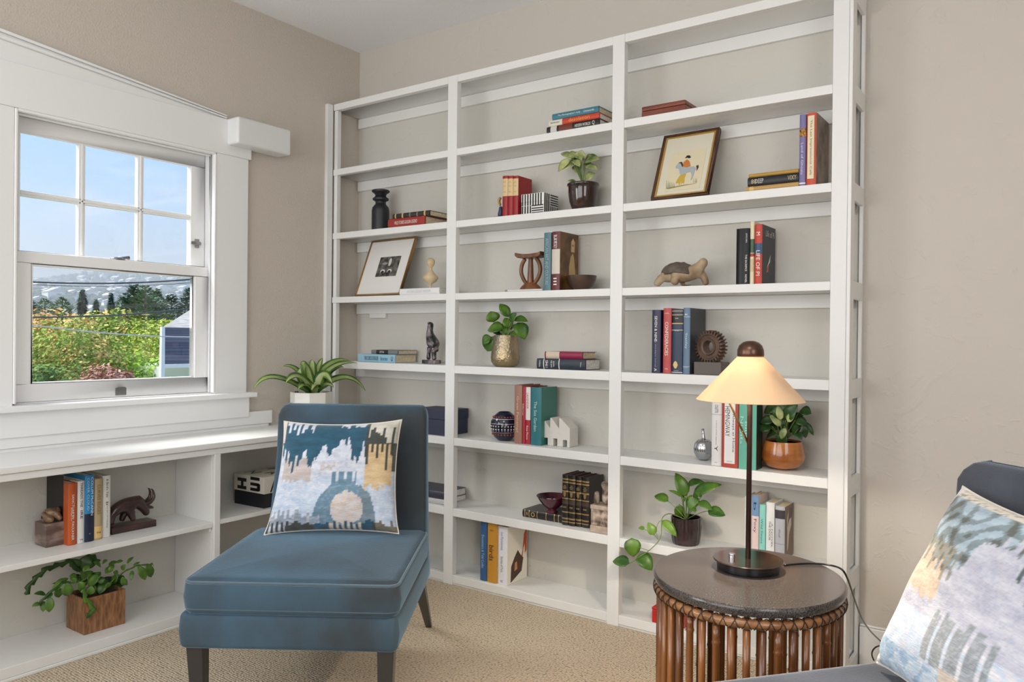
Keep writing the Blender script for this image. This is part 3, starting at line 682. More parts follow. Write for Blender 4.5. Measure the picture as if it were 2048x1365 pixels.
up('s6',1061,1082,776,0,1114,'teal hardback beside the white house-shaped ornament',G,(44,112,120),vb=890,side=(62,122,112),texts=[('The Sea Garden',.5,.13,.28,(190,220,210))])
G='leather-bound volumes with gilt shields'
LEA=mat('black_leather',srgb(30,26,26),.35,spec=.6)
lab=['leftmost of the four black gilt volumes, beside the purple bowl','second of the four black gilt volumes from the purple bowl','third of the four black gilt volumes from the purple bowl','black gilt volume touching the carved stone bookend']
GL=mat('gilt',srgb(176,148,98),.35,.6)
for i,(a,c,vt,vb) in enumerate(((1123.5,1135.9,951,1050),(1136.4,1149.9,953,1052),(1150.6,1162.3,955,1053.5),(1163,1177.4,957,1055.5))):
    t=up('s7',a,c,vt,0,1,lab[i],G,LEA,vb=vb,d=.15,pages=mat('brown_pages',srgb(92,66,58),.7),bands=[(.90,.93,GL),(.84,.87,GL),(.66,.69,GL),(.52,.545,GL),(.42,.50,(70,56,50)),(.25,.275,GL),(.12,.15,GL),(.06,.08,GL)],
       texts=[('THE\nWORLD\nBOOK',.76,.018,.55,GO,'h'),('VOLUME',.36,.016,.2,GO,'h')])
    w=at(c,vt+20,1,-.15).x-at(a,vt+20,1,-.15).x; hh=.26
    sh=[(.0,.013),(-.0055,.011),(-.0065,.004),(-.005,-.006),(0,-.012),(.005,-.006),(.0065,.004),(.0055,.011)]
    cz=(at(c,vt,1,-.15).z-.355)*.60
    MB().prism([(p+w/2,q+cz) for p,q in sh],-.0016,-.0008,1).build('shield_emblem',GL,t)
G=None
z=Zs('s7'); pA=at(1044.5,1034,2,z); pB=at(1124,1047,2,z); yb=max(pA.y,YF+.004)
flat('s7',1044.5,1126,z,z+.034,yb,.14,'black gilt book lying flat under the purple bowl',None,LEA,um=1035,bands=[(.93,.95,GL),(.82,.84,GL),(.62,.64,GL),(.4,.42,GL),(.2,.22,GL),(.1,.12,GL)],texts=[('W',.88,.012,.5,GO,'d'),('O',.73,.02,.6,GO,'d')])
G='three books on the lowest shelf'
up('base',960,973,1046,0,1,'slim blue book, leftmost on the lowest shelf',G,(52,92,142),vb=1161,d=.16,texts=[('Encounters & Tidal Codes',.5,.15,.4,(170,200,220))])
up('base',974,993,1049,0,1,'mustard yellow book between the blue and the white one',G,(196,142,52),vb=1164.5,d=.16,texts=[('MOMA',.88,.02,.14,(90,60,30),'h'),('birds',.5,.07,.5,(70,50,30))])
up('base',994.5,1014.5,1056,0,1055,'white book with a woman and an orange dress on its cover, lowest shelf',G,(228,226,232),vb=1168,side=(232,226,212),pages=PAGE,texts=[('Les Parisiennes',.75,.08,.25,(130,150,190)),('Secrets of Paris',.35,.07,.25,(90,150,120)),('KZ',.06,.012,.16,(20,20,20),'h')],
   art=[([(.18,.02),(.72,.16),(.80,.38),(.66,.45),(.52,.55),(.36,.44),(.2,.3)],(70,46,34),0),([(.36,.2),(.5,.22),(.48,.36),(.38,.34)],(196,130,90),1),([(.70,.42),(.76,.52),(.82,.80),(.97,.9),(.97,.5),(.88,.45),(.88,.62),(.80,.55),(.76,.40)],(204,84,44),0)])
# column 3 --------------------------------------------------
z=Zs('s3'); y=-.158; z1=ZZ(1491.5,373,y)
G='flat gold and black books at the foot of the purple book'
zb=ZZ(1597,363,y); zc=ZZ(1597,344.5,y); zd=ZZ(1597,336.5,y)
flat('s3',1491.5,1597,z,zb,y,.14,'gold flat book, lowest of three beside the purple book',G,(188,150,88),um=370,bands=[(.85,.93,(214,180,110))])
flat('s3',1495,1597,zb,zc,y,.14,'black flat book with silver lettering, middle of three beside the purple book',G,(24,24,28),um=356,texts=[('88',.87,.018,.5,(196,180,140)),('DEEP',.76,.03,.5,(200,200,196)),('VIXY',.12,.03,.5,(196,180,140))])
flat('s3',1497,1597,zc,zd,y+.003,.13,'thin gold flat book, topmost of three beside the purple book',G,(180,142,60),um=345)
G='two upright books against the right end of the bookcase'
up('s3',1598.5,1612,227.5,-.16,1,'slim purple book left of the orange-red one, right end of third shelf',G,(118,112,158),d=.14,bands=[(.69,.80,mat('leopard_label',srgb(210,150,50),.5,c2=srgb(40,30,20),vscale=130)),(.03,.05,WH)],texts=[('Land of Ghosts',.38,.11,.36,(214,210,232))])
up('s3',1613,1633,224,-.16,1661,'orange-red book with cream spine panel, against the right post',G,(196,72,46),side=mat('trees_cover',srgb(70,50,44),.4,c2=srgb(150,132,112),vscale=14),bands=[(.09,.96,(226,212,178),.14,.80)],texts=[('The Last Impressionist Café',.52,.19,.28,(90,84,70),'d',.47)])
G='three novels right of the tortoise'
t=up('s4',1472,1499,456,-.158,1,'glossy black hardback right of the carved tortoise',G,mat('gloss_black_jacket',srgb(10,10,11),.3,spec=.25),d=.15,texts=[('JOYCE CAROL',.82,.035,.14,WH,'d',.78),('THE SACRIFICE',.38,.06,.14,WH,'d',.78),('NOVEL',.1,.03,.14,WH,'d',.78)])
up('s4',1499.6,1508.4,443,-.155,1,'slim cream and green paperback between the black and the red novel',G,(222,214,180),d=.13,bands=[(.5,.72,(60,88,64)),(.44,.49,(160,60,40)),(.2,.4,(200,186,150))])
tt=up('s4',1509,1524.5,448,-.157,1551,'red paperback with dark blue pictorial cover, rightmost of the three novels',G,(190,58,38),side=(26,30,42),bands=[(.50,.68,(40,70,110))],texts=[('LIFE OF PI',.35,.09,.5,WH),('M',.84,.012,.5,WH)],
   art=[([(.35,.28),(.6,.40),(.62,.52),(.5,.40)],(220,210,196),0),([(.3,.20),(.45,.22),(.5,.34),(.4,.3)],(200,90,50),1)])
wl=at(1524.5,500,1,-.157).x-at(1509,500,1,-.157).x
text('Life of Pi',TM((206,200,190)),tt,(wl-.0006+.0022,.085,.186),.10,.022,side='right')
G='upright hardbacks left of the gear sculpture'
up('s5',1303.5,1321,620,0,1,'navy hardback with silver title, leftmost on the gear shelf',G,(42,46,74),vb=746,d=.16,texts=[('SEVEN & NINE',.70,.10,.3,WH),('a modern novel',.3,.10,.16,(150,154,180)),('A',.05,.012,.3,WH)])
up('s5',1321.4,1325.6,621,0,1,'very thin scarlet book between the navy and the brick red one',G,(166,30,32),vb=746,d=.16)
up('s5',1326,1342,616.5,0,1,'brick red hardback with white lettering on the gear shelf',G,(186,74,74),vb=747,d=.16,texts=[('JOHN\nIRVING',.92,.02,.14,WH,'h'),('CONFEDERACIES',.53,.13,.42,WH),('G',.07,.012,.12,WH,'h')])
t=up('s5',1342.8,1365.4,618.5,0,1,'dark blue hardback with gilt bands and emblem on the gear shelf',G,(34,52,76),vb=747.5,d=.16,bands=[(.965,.975,GO),(.905,.915,GO),(.77,.785,GO),(.67,.68,(196,196,190)),(.015,.025,WH),(.79,.90,(20,20,22))],texts=[('Law',.86,.014,.1,WH,'h'),('TOM CLARK',.665,.02,.06,WH,'h'),('LAWTEXT',.045,.02,.05,WH,'h')])
MB().prism([(.019+.010*math.cos(a*PI/4)*(.8 if a%2 else 1),.034+.015*math.sin(a*PI/4)) for a in range(8)],-.0016,-.0006,1).build('emblem',GL,t)
up('s5',1366,1380,616,0,1413,'slate blue hardback with dark cover beside the gear sculpture',G,(96,122,146),vb=748.5,side=(58,62,70),texts=[('Stanley',.5,.06,.4,(200,214,226)),('E',.9,.01,.2,WH,'h'),('Norton',.1,.02,.1,WH,'h')],bands=[(.86,.868,(180,196,210)),(.11,.117,(180,196,210))])
G='upright books behind the lamp'
up('s6',1423,1443.5,800,0,1,'white hardback beside the silver pumpkin',G,(226,224,222),vb=931,d=.16,bands=[(.77,.775,(120,120,120))],texts=[('COLETTE',.86,.03,.3,(40,40,40)),('a story of the seasons',.5,.09,.12,(90,90,90)),('Y',.26,.02,.3,(20,20,20)),('ACE',.05,.01,.08,(20,20,20),'h')])
up('s6',1444,1476.5,797,0,1,'red-bordered white hardback with script title behind the lamp brace',G,(178,66,52),vb=935,d=.165,bands=[(.06,.97,(232,230,228),.17,.83)],texts=[('HEMINGWAY',.66,.11,.3,(30,30,34),'d',.36),('Always at Home',.5,.14,.2,(60,60,66),'d',.72),('MODERN LIBRARY',.09,.02,.05,(150,60,60),'h')])
up('s6',1477.2,1513,811,0,1524,'sea-green hardback behind the lamp pole',G,(104,180,158),vb=939,side=(40,44,44),pages=PAGE,texts=[('Blue\nNights',.6,.10,.5,(180,226,214),'d',.3)])
G='upright books behind the stone table top'
up('s7',1489,1502.5,995,-.10,1,'white paperback half hidden by the lamp pole on the shelf above table level',G,(222,222,220),d=.11)
up('s7',1503,1517.5,992.5,-.10,1,'blue-topped pink paperback, tallest of the books behind the table top',G,(222,200,196),d=.12,bands=[(.66,.999,(112,146,184))],texts=[('Foxy',.5,.05,.5,(40,60,100)),('b',.82,.03,.4,(30,50,90))])
up('s7',1518,1530.5,1011,-.10,1,'mint green slim book behind the table top',G,(140,206,196),d=.12,pages=PAGE,texts=[('Wild Swans',.5,.09,.35,(40,110,110)),('O',.1,.01,.35,(30,60,60))])
up('s7',1531.5,1548.5,1007,-.10,1,'off-white book with black lettering behind the table top',G,(226,226,226),d=.12,pages=PAGE,texts=[('THE DOOR',.5,.07,.22,(40,40,40)),('A NOVEL',.42,.09,.16,(60,60,60),'d',.78)])
up('s7',1549.5,1569.5,1015,-.10,1594,'grey book with a portrait on its cover, rightmost behind the table top',G,(176,178,184),side=(112,90,72),pages=PAGE,bands=[(.30,.305,(90,90,96)),(.77,.93,(60,54,60))],texts=[('Woolf',.5,.03,.2,(90,90,96))],
   art=[([(.3,.15),(.4,.2),(.5,.45),(.75,.6),(.7,.8),(.9,.9),(.5,.92),(.25,.75),(.3,.5)],(206,196,188),0),([(.3,.6),(.5,.95),(.9,.9),(.8,.75),(.5,.72)],(70,52,46),1)])
# lowest shelf behind the bamboo table
z=Zs('base')
p=at(1300,1249,2,z)
RDB=colm((190,30,28),.4)
o=empty('small_box',(p.x-.004,max(p.y,YF+.01),z),0,'small red box on the lowest shelf, half hidden by the bamboo table','box'); MB().box((0,0,0),(.13,.12,.05)).build('body',RDB,o,bev=.003); MB().box((-.001,-.001,.05),(.131,.121,.06)).build('lid',RDB,o,bev=.003); text('Cards',TM(WH),o,(.05,-.0015,.025),.05,.01,'h')
zb=z+.0604
o=empty('small_box',(p.x+.008,max(p.y,YF+.01)+.012,zb),0,'small orange box on top of the red box','box'); MB().box((0,0,0),(.11,.09,.028)).build('body',colm((226,150,60),.5),o,bev=.003); MB().box((-.001,-.001,.028),(.111,.091,.036)).build('lid',colm((230,170,80),.5),o,bev=.003)
o=MB(); o.lathe([(0,0),(.022,0),(.026,.012),(.022,.03),(.012,.042),(0,.046)],n=24); o=o.build('ornament',colm((236,232,226),.4),None,smooth=True,loc=(p.x+.05,max(p.y,YF+.01)+.055,zb+.0365)); tag(o,'small white rounded ornament on top of the orange box','ornament')
# ------------------------------------------------------------------ low bookcase contents
ZL=.3817+.0004
G='upright paperbacks between the toad and the buffalo'
def upl(u0,u1,vt,vb,label,col,d,**k):
    X=at((u0+u1)/2,vb-1,2,ZL).x
    X=min(X,XF-.012)
    y0=at(u0,(vt+vb)/2,0,X).y+.0003; y1=at(u1,(vt+vb)/2,0,X).y-.0003
    h=at(u1,vt,0,X).z-ZL
    return book(label,G,(X,y0,ZL),(0,0,PI/2),y1-y0,min(h,.272),d,col,**k)
t=upl(137,154.5,966,1092,'orange-spined thick book with black side, leftmost beside the toad bookend',(186,86,38),.17,pages=PAGEW,texts=[('SANCTUARY',.64,.08,.28,WH),('Stegner',.5,.05,.16,WH,'d',.3),('W. FAULKNER',.28,.09,.28,WH)])
MB().box((-.0008,.04,.002),(-.0001,.168,.25)).build('back_cover',colm((18,18,22),.4),t)
upl(155.5,170,962,1088,'white paperback with bold black lettering, second from the toad',(224,222,218),.165,texts=[('THREADS THE',.78,.09,.34,(26,26,26)),('IRE',.46,.03,.34,(26,26,26)),('YB',.06,.012,.2,(60,60,60),'h')])
upl(170.5,189,950,1085,'bright blue paperback turning navy at the foot, middle of the row',(44,132,188),.168,bands=[(.0,.42,(28,38,62))],texts=[('COVER CLOUD',.72,.12,.26,(170,220,245),'d',.3),('COLUM McCANN',.68,.14,.26,WH,'d',.72),('o',.12,.005,.1,WH,'h')])
upl(189.5,205.5,957,1081,'beige paperback with pale lettering right of the blue one',(178,158,122),.165,bands=[(.03,.22,(222,186,120))],texts=[('CURVES EDGES',.66,.11,.4,(120,98,70)),('N',.12,.012,.25,(20,20,20),'h')])
upl(206,222,951,1076,'white paperback beside the wooden buffalo',(224,222,218),.165,texts=[('A Bird\'s Tale',.8,.07,.26,(40,40,40)),('The art of reading',.35,.09,.2,(90,90,90)),('b',.55,.012,.3,(20,20,20))])
# ------------------------------------------------------------------ shelf objects
def mpp(p): return (Vector(p)-CAMP).dot(FV)/FPX     # metres per pixel at p
def pot_thing(name,label,cat,u,y,z0,group=None):
    return empty(name,(at(u,600,1,y).x,y,z0),0,label,cat,group)
MATBLK=mat('matte_black_ceramic',srgb(30,32,38),.45)
p=(at(761,440,1,-.08).x,-.08,Zs('s3')); k=mpp(p)
b=MB(); H=ZZ(761,381,-.08)-p[2]
b.lathe([(0,0),(.95,0),(1,.03),(1.0,.50),(.93,.58),(.62,.66),(.58,.70),(.66,.735),(.9,.76),(.92,.80),(.7,.83),(.6,.87),(.75,.92),(1.0,.955),(1.02,.985),(.95,1),(.6,1),(.55,.97),(0,.97)],n=40)
b.v=[(x*17.5*k,y*17.5*k,z*H) for x,y,z in b.v]; o=b.build('candle_holder',MATBLK,None,smooth='auto',loc=p); tag(o,'black turned candle holder left of the flat red book','candle holder')
# turned figure
p=(at(861,570,1,-.10).x,-.10,ZWB+.0002); k=mpp(p); H=ZZ(861,516,-.10)-p[2]
b=MB(); b.lathe([(0,0),(.16,0),(.14,.05),(.16,.14),(.7,.22),(1,.33),(.95,.40),(.5,.50),(.22,.60),(.2,.68),(.4,.74),(.56,.84),(.5,.93),(.3,.98),(0,1)],n=32)
b.v=[(x*15.5*k,y*15.5*k,z*H) for x,y,z in b.v]; o=b.build('turned_figure',mat('pale_wood',srgb(196,172,132),.5,c2=srgb(214,192,154),vscale=30,stretch=(1,1,.2)),None,smooth=True,loc=p); tag(o,'pale turned wooden figure of two bulbs standing on the white flat book','figurine')
# framed pictures
def frame(label,xl,xr,y0,z0,y1,z1,fw,fd,fm,inner,matw,print_,rz=0):
    """leaning frame: bottom front edge from xl to xr at (y0,z0), top edge at (y1,z1)"""
    h=math.hypot(y1-y0,z1-z0); a=math.atan2(y1-y0,z1-z0); w=xr-xl
    z0=z0+fd*math.sin(a)
    t=empty('picture_frame',(xl,y0,z0),0,label,'picture',rot=(-a,0,rz))
    b=MB(); b.box((0,0,0),(w,fd,fw)); b.box((0,0,h-fw),(w,fd,h)); b.box((0,0,fw),(fw,fd,h-fw)); b.box((w-fw,0,fw),(w,fd,h-fw)); b.build('frame',fm,t,bev=.0015)
    i=inner[0]; b=MB()
    if i: 
        b.box((fw,.002,fw),(w-fw,fd,fw+i)); b.box((fw,.002,h-fw-i),(w-fw,fd,h-fw)); b.box((fw,.002,fw+i),(fw+i,fd,h-fw-i)); b.box((w-fw-i,.002,fw+i),(w-fw,fd,h-fw-i)); b.build('inner_fillet',inner[1],t)
    MB().box((fw+i,.005,fw+i),(w-fw-i,fd-.001,h-fw-i)).build('mat_board',matw,t)
    print_(t,w,h); return t
CRM=mat('cream_mount',srgb(214,208,190),.8); OFW=mat('white_mount',srgb(226,224,220),.8)
def pr1(t,w,h):
    x0,x1,z0,z1=.33*w,.79*w,.33*h,.68*h
    MB().box((x0,.004,z0),(x1,.006,z1)).build('print',mat('dark_etching',srgb(36,36,38),.6,c2=srgb(120,116,108),vscale=38,vdetail=6),t)
    for (cx,cz,rx,rz_,c) in ((.47,.42,.05,.035,(220,220,220)),(.62,.42,.05,.035,(214,214,214)),(.58,.58,.03,.07,(210,206,200)),(.47,.56,.06,.02,(150,150,150)),(.58,.5,.09,.012,(60,60,60))):
        MB().prism([(w*cx+w*rx*math.cos(a*PI/8),h*cz+h*rz_*math.sin(a*PI/8)) for a in range(16)],.0030,.0039,1).build('print_mark',TM(c),t)
    for cx in (.47,.62): MB().prism([(w*cx+w*.034*math.cos(a*PI/8),h*.405+h*.028*math.sin(a*PI/8)) for a in range(16)],.0024,.0030,1).build('print_mark',TM((40,40,42)),t)
y0,y1=-.135,-.022; xl=at(709,590,1,y0).x; xr=at(803,588,1,y0).x
frame('square brass-framed print with wide white mount leaning left of the wooden figure',xl,xr,y0,Zs('s4'),y1,ZZ(726,486,y1),.008,.016,mat('brass_frame',srgb(160,128,84),.35,.6),(0,None),OFW,pr1,rz=math.radians(-3))
def pr2(t,w,h):
    def P(pts,c,k=0,nm='print_mark'):
        MB().prism([(w*(.21+.62*x),h*(.12+.55*y)) for x,y in pts],.0030-.0004*k,.0039-.0004*k,1).build(nm,TM(c),t)
    MB().box((.205*w,.004,.115*h),(.835*w,.006,.70*h)).build('print',mat('cream_print',srgb(216,206,176),.8),t)
    P([(.35,.14),(.30,.2),(.33,.3),(.40,.42),(.55,.42),(.53,.30),(.55,.16),(.46,.13),(.44,.25),(.42,.13)],(196,164,60))
    P([(.28,.60),(.21,.62),(.2,.66),(.27,.75),(.36,.74),(.42,.62),(.52,.60),(.72,.60),(.80,.55),(.78,.40),(.76,.25),(.72,.22),(.72,.38),(.66,.46),(.55,.44),(.42,.40),(.36,.45),(.33,.55)],(168,174,180),1)
    P([(.40,.64),(.42,.76),(.50,.82),(.58,.76),(.64,.62),(.52,.60)],(196,120,56),2)
    P([(.43,.86),(.48,.93),(.56,.92),(.60,.86),(.55,.84),(.50,.87)],(30,26,24),2)
    P([(.27,.76),(.36,.77),(.43,.66),(.40,.62),(.34,.72)],(60,52,50),2)
    P([(.80,.60),(.86,.62),(.88,.56),(.84,.46),(.83,.54)],(50,44,42),2)
    P([(.33,.13),(.40,.13),(.40,.17),(.34,.18)],(226,214,196),3); P([(.48,.12),(.55,.12),(.54,.16),(.48,.16)],(226,214,196),3)
    for i,x in enumerate((.03,.07,.11,.15,.2,.24)): P([(x+.03,.08),(x+.045,.08),(x-.02+.01*i,.3-.02*i)],(96,110,70),1)
    P([(.02,.08),(.6,.12),(.9,.12),(.6,.10),(.1,.055)],(140,130,90),0)
    for x in (.82,.87,.9): P([(x,.14),(x+.012,.14),(x-.02,.26)],(120,120,100),1)
y0,y1=-.15,-.04; xl=at(1301,400,1,y0).x; xr=at(1416,389,1,y0).x
frame('dark-framed cream print of a person standing behind a spotted horse',xl,xr,y0,Zs('s3')-.0,y1,ZZ(1420,261,y1),.012,.018,mat('walnut_frame',srgb(66,40,26),.35,c2=srgb(90,58,36),vscale=20),(.007,mat('gold_fillet',srgb(200,164,90),.3,.6)),CRM,pr2,rz=math.radians(-2))
# wooden keepsake box
y=-.14; x0,x1=at(1283,225,1,y).x,at(1370.7,210,1,y).x; z=Zs('s2'); H=ZZ(1370.7,198.5,y)-z
MAH=mat('mahogany',srgb(104,44,28),.35,c2=srgb(134,66,44),vscale=16,stretch=(.3,2,2),coat=.2)
t=empty('wooden_box',(x0,y,z),0,'reddish brown wooden box alone on the second shelf','box')
MB().box((0,0,0),(x1-x0,.12,H*.62)).build('body',MAH,t,bev=.003); MB().box((0,0,H*.63),(x1-x0,.12,H)).build('lid',MAH,t,bev=.004)
# striped box
y=-.152; x0,x1=at(1043,410,1,y).x,at(1087.5,405,1,y).x; z=Zs('s3'); H=ZZ(1087,384.5,y)-z; Wd=x1-x0; D=.115
t=empty('striped_box',(x0,y,z),0,'small black and white striped box between the red volumes and the brown pot','box')
MB().box((0,0,0),(Wd,D,H*.60)).build('body',colm((232,232,228),.4),t,bev=.001); MB().box((-.0008,-.0008,H*.605),(Wd+.0008,D+.0008,H)).build('lid',colm((232,232,228),.4),t,bev=.001)
BK=TM((18,18,20)); b=MB()
for i in range(8): x=Wd*(.03+.118*i); b.box((x,-.0016,H*.42),(x+Wd*.055,-.0009,H*.985))
for i in range(4): x=Wd*(.03+.118*i); b.box((x,-.0016,.001),(x+Wd*.055,-.0009,H*.40))
for zf in (.02,.13,.24,.37): b.box((Wd*.47,-.0016,H*zf),(Wd*.985,-.0009,H*(zf+.055)))
for i in range(3): yy=D*(.04+.13*i); b.box((Wd+.0009,yy,.001),(Wd+.0016,yy+D*.06,H*.98))
for zf in (.45,.56,.67,.79,.91): b.box((Wd+.0009,D*.44,H*zf),(Wd+.0016,D*.98,H*(zf+.055)))
for i in range(5): yy=D*(.44+.12*i); b.box((Wd+.0009,yy,.001),(Wd+.0016,yy+D*.05,H*.40))
b.build('stripes',BK,t)
# mermaid-like small bookend behind the red volumes
p=(at(998,420,1,-.10).x,-.10,Zs('s3')); k=mpp(p)
t=empty('figurine',p,0,'tiny blue and gold figurine left of the red volumes','figurine')
MB().box((-8*k,-.02,0),(10*k,.03,5*k)).build('base',colm((52,78,86),.4),t,bev=.002)
skinobj('body',[(3*k,0,4*k,5*k),(5*k,0,18*k,4*k),(4*k,0,26*k,2.4*k)],chain(0,1,2),colm((50,60,90),.4),t)
skinobj('head',[(4*k,0,27*k,2*k),(0,0,34*k,2.2*k),(0,0,40*k,2.6*k),(5*k,0,43*k,2*k)],chain(0,1,2,3),mat('gold_paint',srgb(170,130,60),.35,.5),t)
# headrest
WD=mat('carved_wood',srgb(92,54,30),.35,c2=srgb(132,84,48),vscale=30,stretch=(1,1,.3),coat=.2)
p=(at(1061,570,1,-.09).x,-.09,ZHB+.0002); k=mpp(p); H=ZZ(1061,507,-.09)-p[2]
t=empty('headrest',p,0,'carved brown wooden headrest with curved struts, standing on the thin white book','headrest')
MB().lathe([(0,0),(24*k,0),(23*k,.05*H),(20*k,.10*H),(13*k,.18*H),(6*k,.22*H),(0,.23*H)],n=36,sy=.7).build('foot',WD,t,smooth='auto')
b=MB(); pts=[];n_=10
vs=[]
for i in range(n_+1):
    x=(-31+62*i/n_)*k; z=H*.90-H*.03*math.sin(i/n_*PI)+ (H*.03 if i in(0,n_) else 0); vs.append((x,z))
b.prism(vs+[(x,z-H*.115+ (.02*H if i in (0,10) else 0)) for i,(x,z) in reversed(list(enumerate(vs)))],-.03,.03,1); b.v=[(x,y,z+H*.1) for x,y,z in b.v]
b.build('top_rest',WD,t,bev=.004)
MB().tube([(0,0,.2*H),(0,0,.86*H)],[7*k,4.5*k],12).build('strut',WD,t,smooth='auto')
for s_ in (1,-1):
    MB().tube(smooth_path([(s_*8*k,0,.16*H),(s_*17*k,0,.30*H),(s_*23*k,0,.50*H),(s_*21*k,0,.70*H),(s_*14*k,0,.85*H)],4),4*k,10).build('strut',WD,t,smooth=True)
def lathe_thing(name,label,cat,u,vtop,y,s,prof,R,m,group=None,z0=None,extra=None,**kk):
    z=z0 if z0 is not None else Zs(s); p=(at(u,600,1,y).x,y,z); k=mpp(p); H=ZZ(u,vtop,y)-z
    b=MB(); b.lathe(prof,n=48,**kk); b.v=[(x*R*k,yy*R*k,zz*H) for x,yy,zz in b.v]
    return b,p,k,H
# bowls
b,p,k,H=lathe_thing('bowl','','bowl',1163,552,-.085,'s4',[(0,0),(.42,0),(.46,.05),(.75,.3),(.95,.7),(1,1),(.95,1),(.88,.75),(.65,.35),(0,.22)],30,None)
o=b.build('bowl',mat('dark_brown_wood',srgb(62,46,38),.3,c2=srgb(84,62,50),vscale=20,coat=.3),None,smooth='auto',loc=p); tag(o,'dark brown wooden bowl right of the brown picture book','bowl')
zfl=Zs('s7')+.0345
b,p,k,H=lathe_thing('bowl','','bowl',1109,992,-.085,'s7',[(0,0),(.33,0),(.34,.14),(.28,.2),(.6,.45),(.88,.78),(1,.96),(.99,1),(.95,.97),(.8,.72),(.5,.5),(0,.42)],32,None,z0=zfl)
o=b.build('bowl',mat('purple_glaze',srgb(34,14,26),.12,c2=srgb(96,30,50),vscale=9,coat=.5),None,smooth='auto',loc=p); tag(o,'glossy purple-black footed bowl on the flat black gilt book','bowl')
# patterned sphere vase
b,p,k,H=lathe_thing('vase','','vase',1011.5,824,-.09,'s6',[(0,0),(.45,0),(.5,.02),(.8,.16),(.97,.36),(1,.52),(.94,.7),(.75,.86),(.5,.96),(.42,1),(.36,.99),(.36,.9),(0,.9)],28,None)
t=empty('round_vase',p,0,'round navy vase with white and red geometric bands','vase')
b.build('body',mat('navy_glaze',srgb(20,24,48),.15,coat=.5),t,smooth='auto')
R=28*k
def band(z0,z1,r0,r1,c,mod=None,n=64):
    b=MB(); b.lathe([(r0*R+.0006,z0*H),(r1*R+.0006,z1*H)],n=n); b.f=b.f[:n]; b.mi=b.mi[:n]; b.build('painted_band',TM(c),t,smooth=True)
band(.76,.775,.885,.87,(220,214,210)); band(.60,.61,.985,.98,(220,214,210)); band(.30,.31,.92,.93,(220,214,210))
b=MB()
for i in range(28):
    a=2*PI*i/28
    for (zz,w_,hh,rr) in ((.52,.004,.007,1.0),(.42,.006,.006,.99),(.36,.003,.004,.965)):
        x,y_=rr*R*math.cos(a)+.0012*math.cos(a),rr*R*math.sin(a)+.0012*math.sin(a); b.ball((x,y_,zz*H),(w_*.6,w_*.6,hh*.6),6,4)
b.build('painted_dots',TM((222,216,210)),t)
b=MB()
for i in range(24):
    a=2*PI*(i+.5)/24; rr=.86; b.ball((rr*R*math.cos(a)*1.01,rr*R*math.sin(a)*1.01,.23*H),(.004,.004,.004),6,4); rr=.80; b.ball((rr*R*math.cos(a)*1.02,rr*R*math.sin(a)*1.02,.83*H),(.004,.004,.003),6,4)
b.build('painted_dots',TM((176,70,60)),t)
# white sawtooth house ornament
z=Zs('s6'); p0=at(1083,889,2,z); p1=at(1139,896,2,z); y=max(min(p0.y,p1.y),YF+.004)
x0=at(1083,870,1,y).x; x1=at(1139.5,870,1,y).x; Wd=x1-x0; H=ZZ(1115,836,y)-z; D=.07
CON=mat('white_plaster_ornament',srgb(214,210,202),.8,bump=.3,bscale=60)
t=empty('factory_ornament',(x0,y,z),0,'white plaster ornament shaped like a sawtooth factory with three doorways','ornament')
prof=[(0,0),(.10,0),(.10,.26),(.22,.26),(.22,0),(.42,0),(.42,.26),(.56,.26),(.56,0),(.76,0),(.76,.24),(.9,.24),(.9,0),(1,0),(1,.66),(.66,1.0),(.62,.98),(.62,.62),(.34,.99),(.30,.97),(.30,.62),(.10,.86),(0,.86)]
MB().prism([(a*Wd,c*H) for a,c in prof],0,D,1).build('body',CON,t,bev=.002)
# stone bookend
z=Zs('s7'); y=YF+.012; x0=at(1180,1020,1,y).x; x1=PB[0]-.003; Wd=x1-x0; H=ZZ(1198,957,y)-z
ST=mat('carved_soapstone',srgb(84,66,56),.4,c2=srgb(206,188,168),vscale=36,vdetail=5,bump=1,bscale=70)
STL=mat('pale_stone',srgb(196,178,158),.5,c2=srgb(170,150,136),vscale=30)
t=empty('carved_bookend',(x0,y,z),0,'carved mottled stone bookend with small creatures, beside the black gilt volumes','bookend')
MB().box((0,0,0),(Wd,.08,H*.13)).build('plinth',STL,t,bev=.003); MB().box((.002,.002,H*.13),(Wd-.002,.078,H*.42)).build('carved_block',ST,t,bev=.003); MB().box((0,0,H*.42),(Wd,.08,H*.50)).build('ledge',STL,t,bev=.003)
skinobj('creature',[(Wd*.7,.03,H*.50,.014),(Wd*.72,.03,H*.64,.018),(Wd*.70,.028,H*.78,.013),(Wd*.66,.024,H*.88,.015),(Wd*.5,.015,H*.91,.007)],chain(0,1,2,3,4),ST,t)
skinobj('creature',[(Wd*.22,.02,H*.49,.009),(Wd*.22,.02,H*.60,.011),(Wd*.25,.02,H*.68,.008),(Wd*.23,.018,H*.74,.009)],chain(0,1,2,3),ST,t)
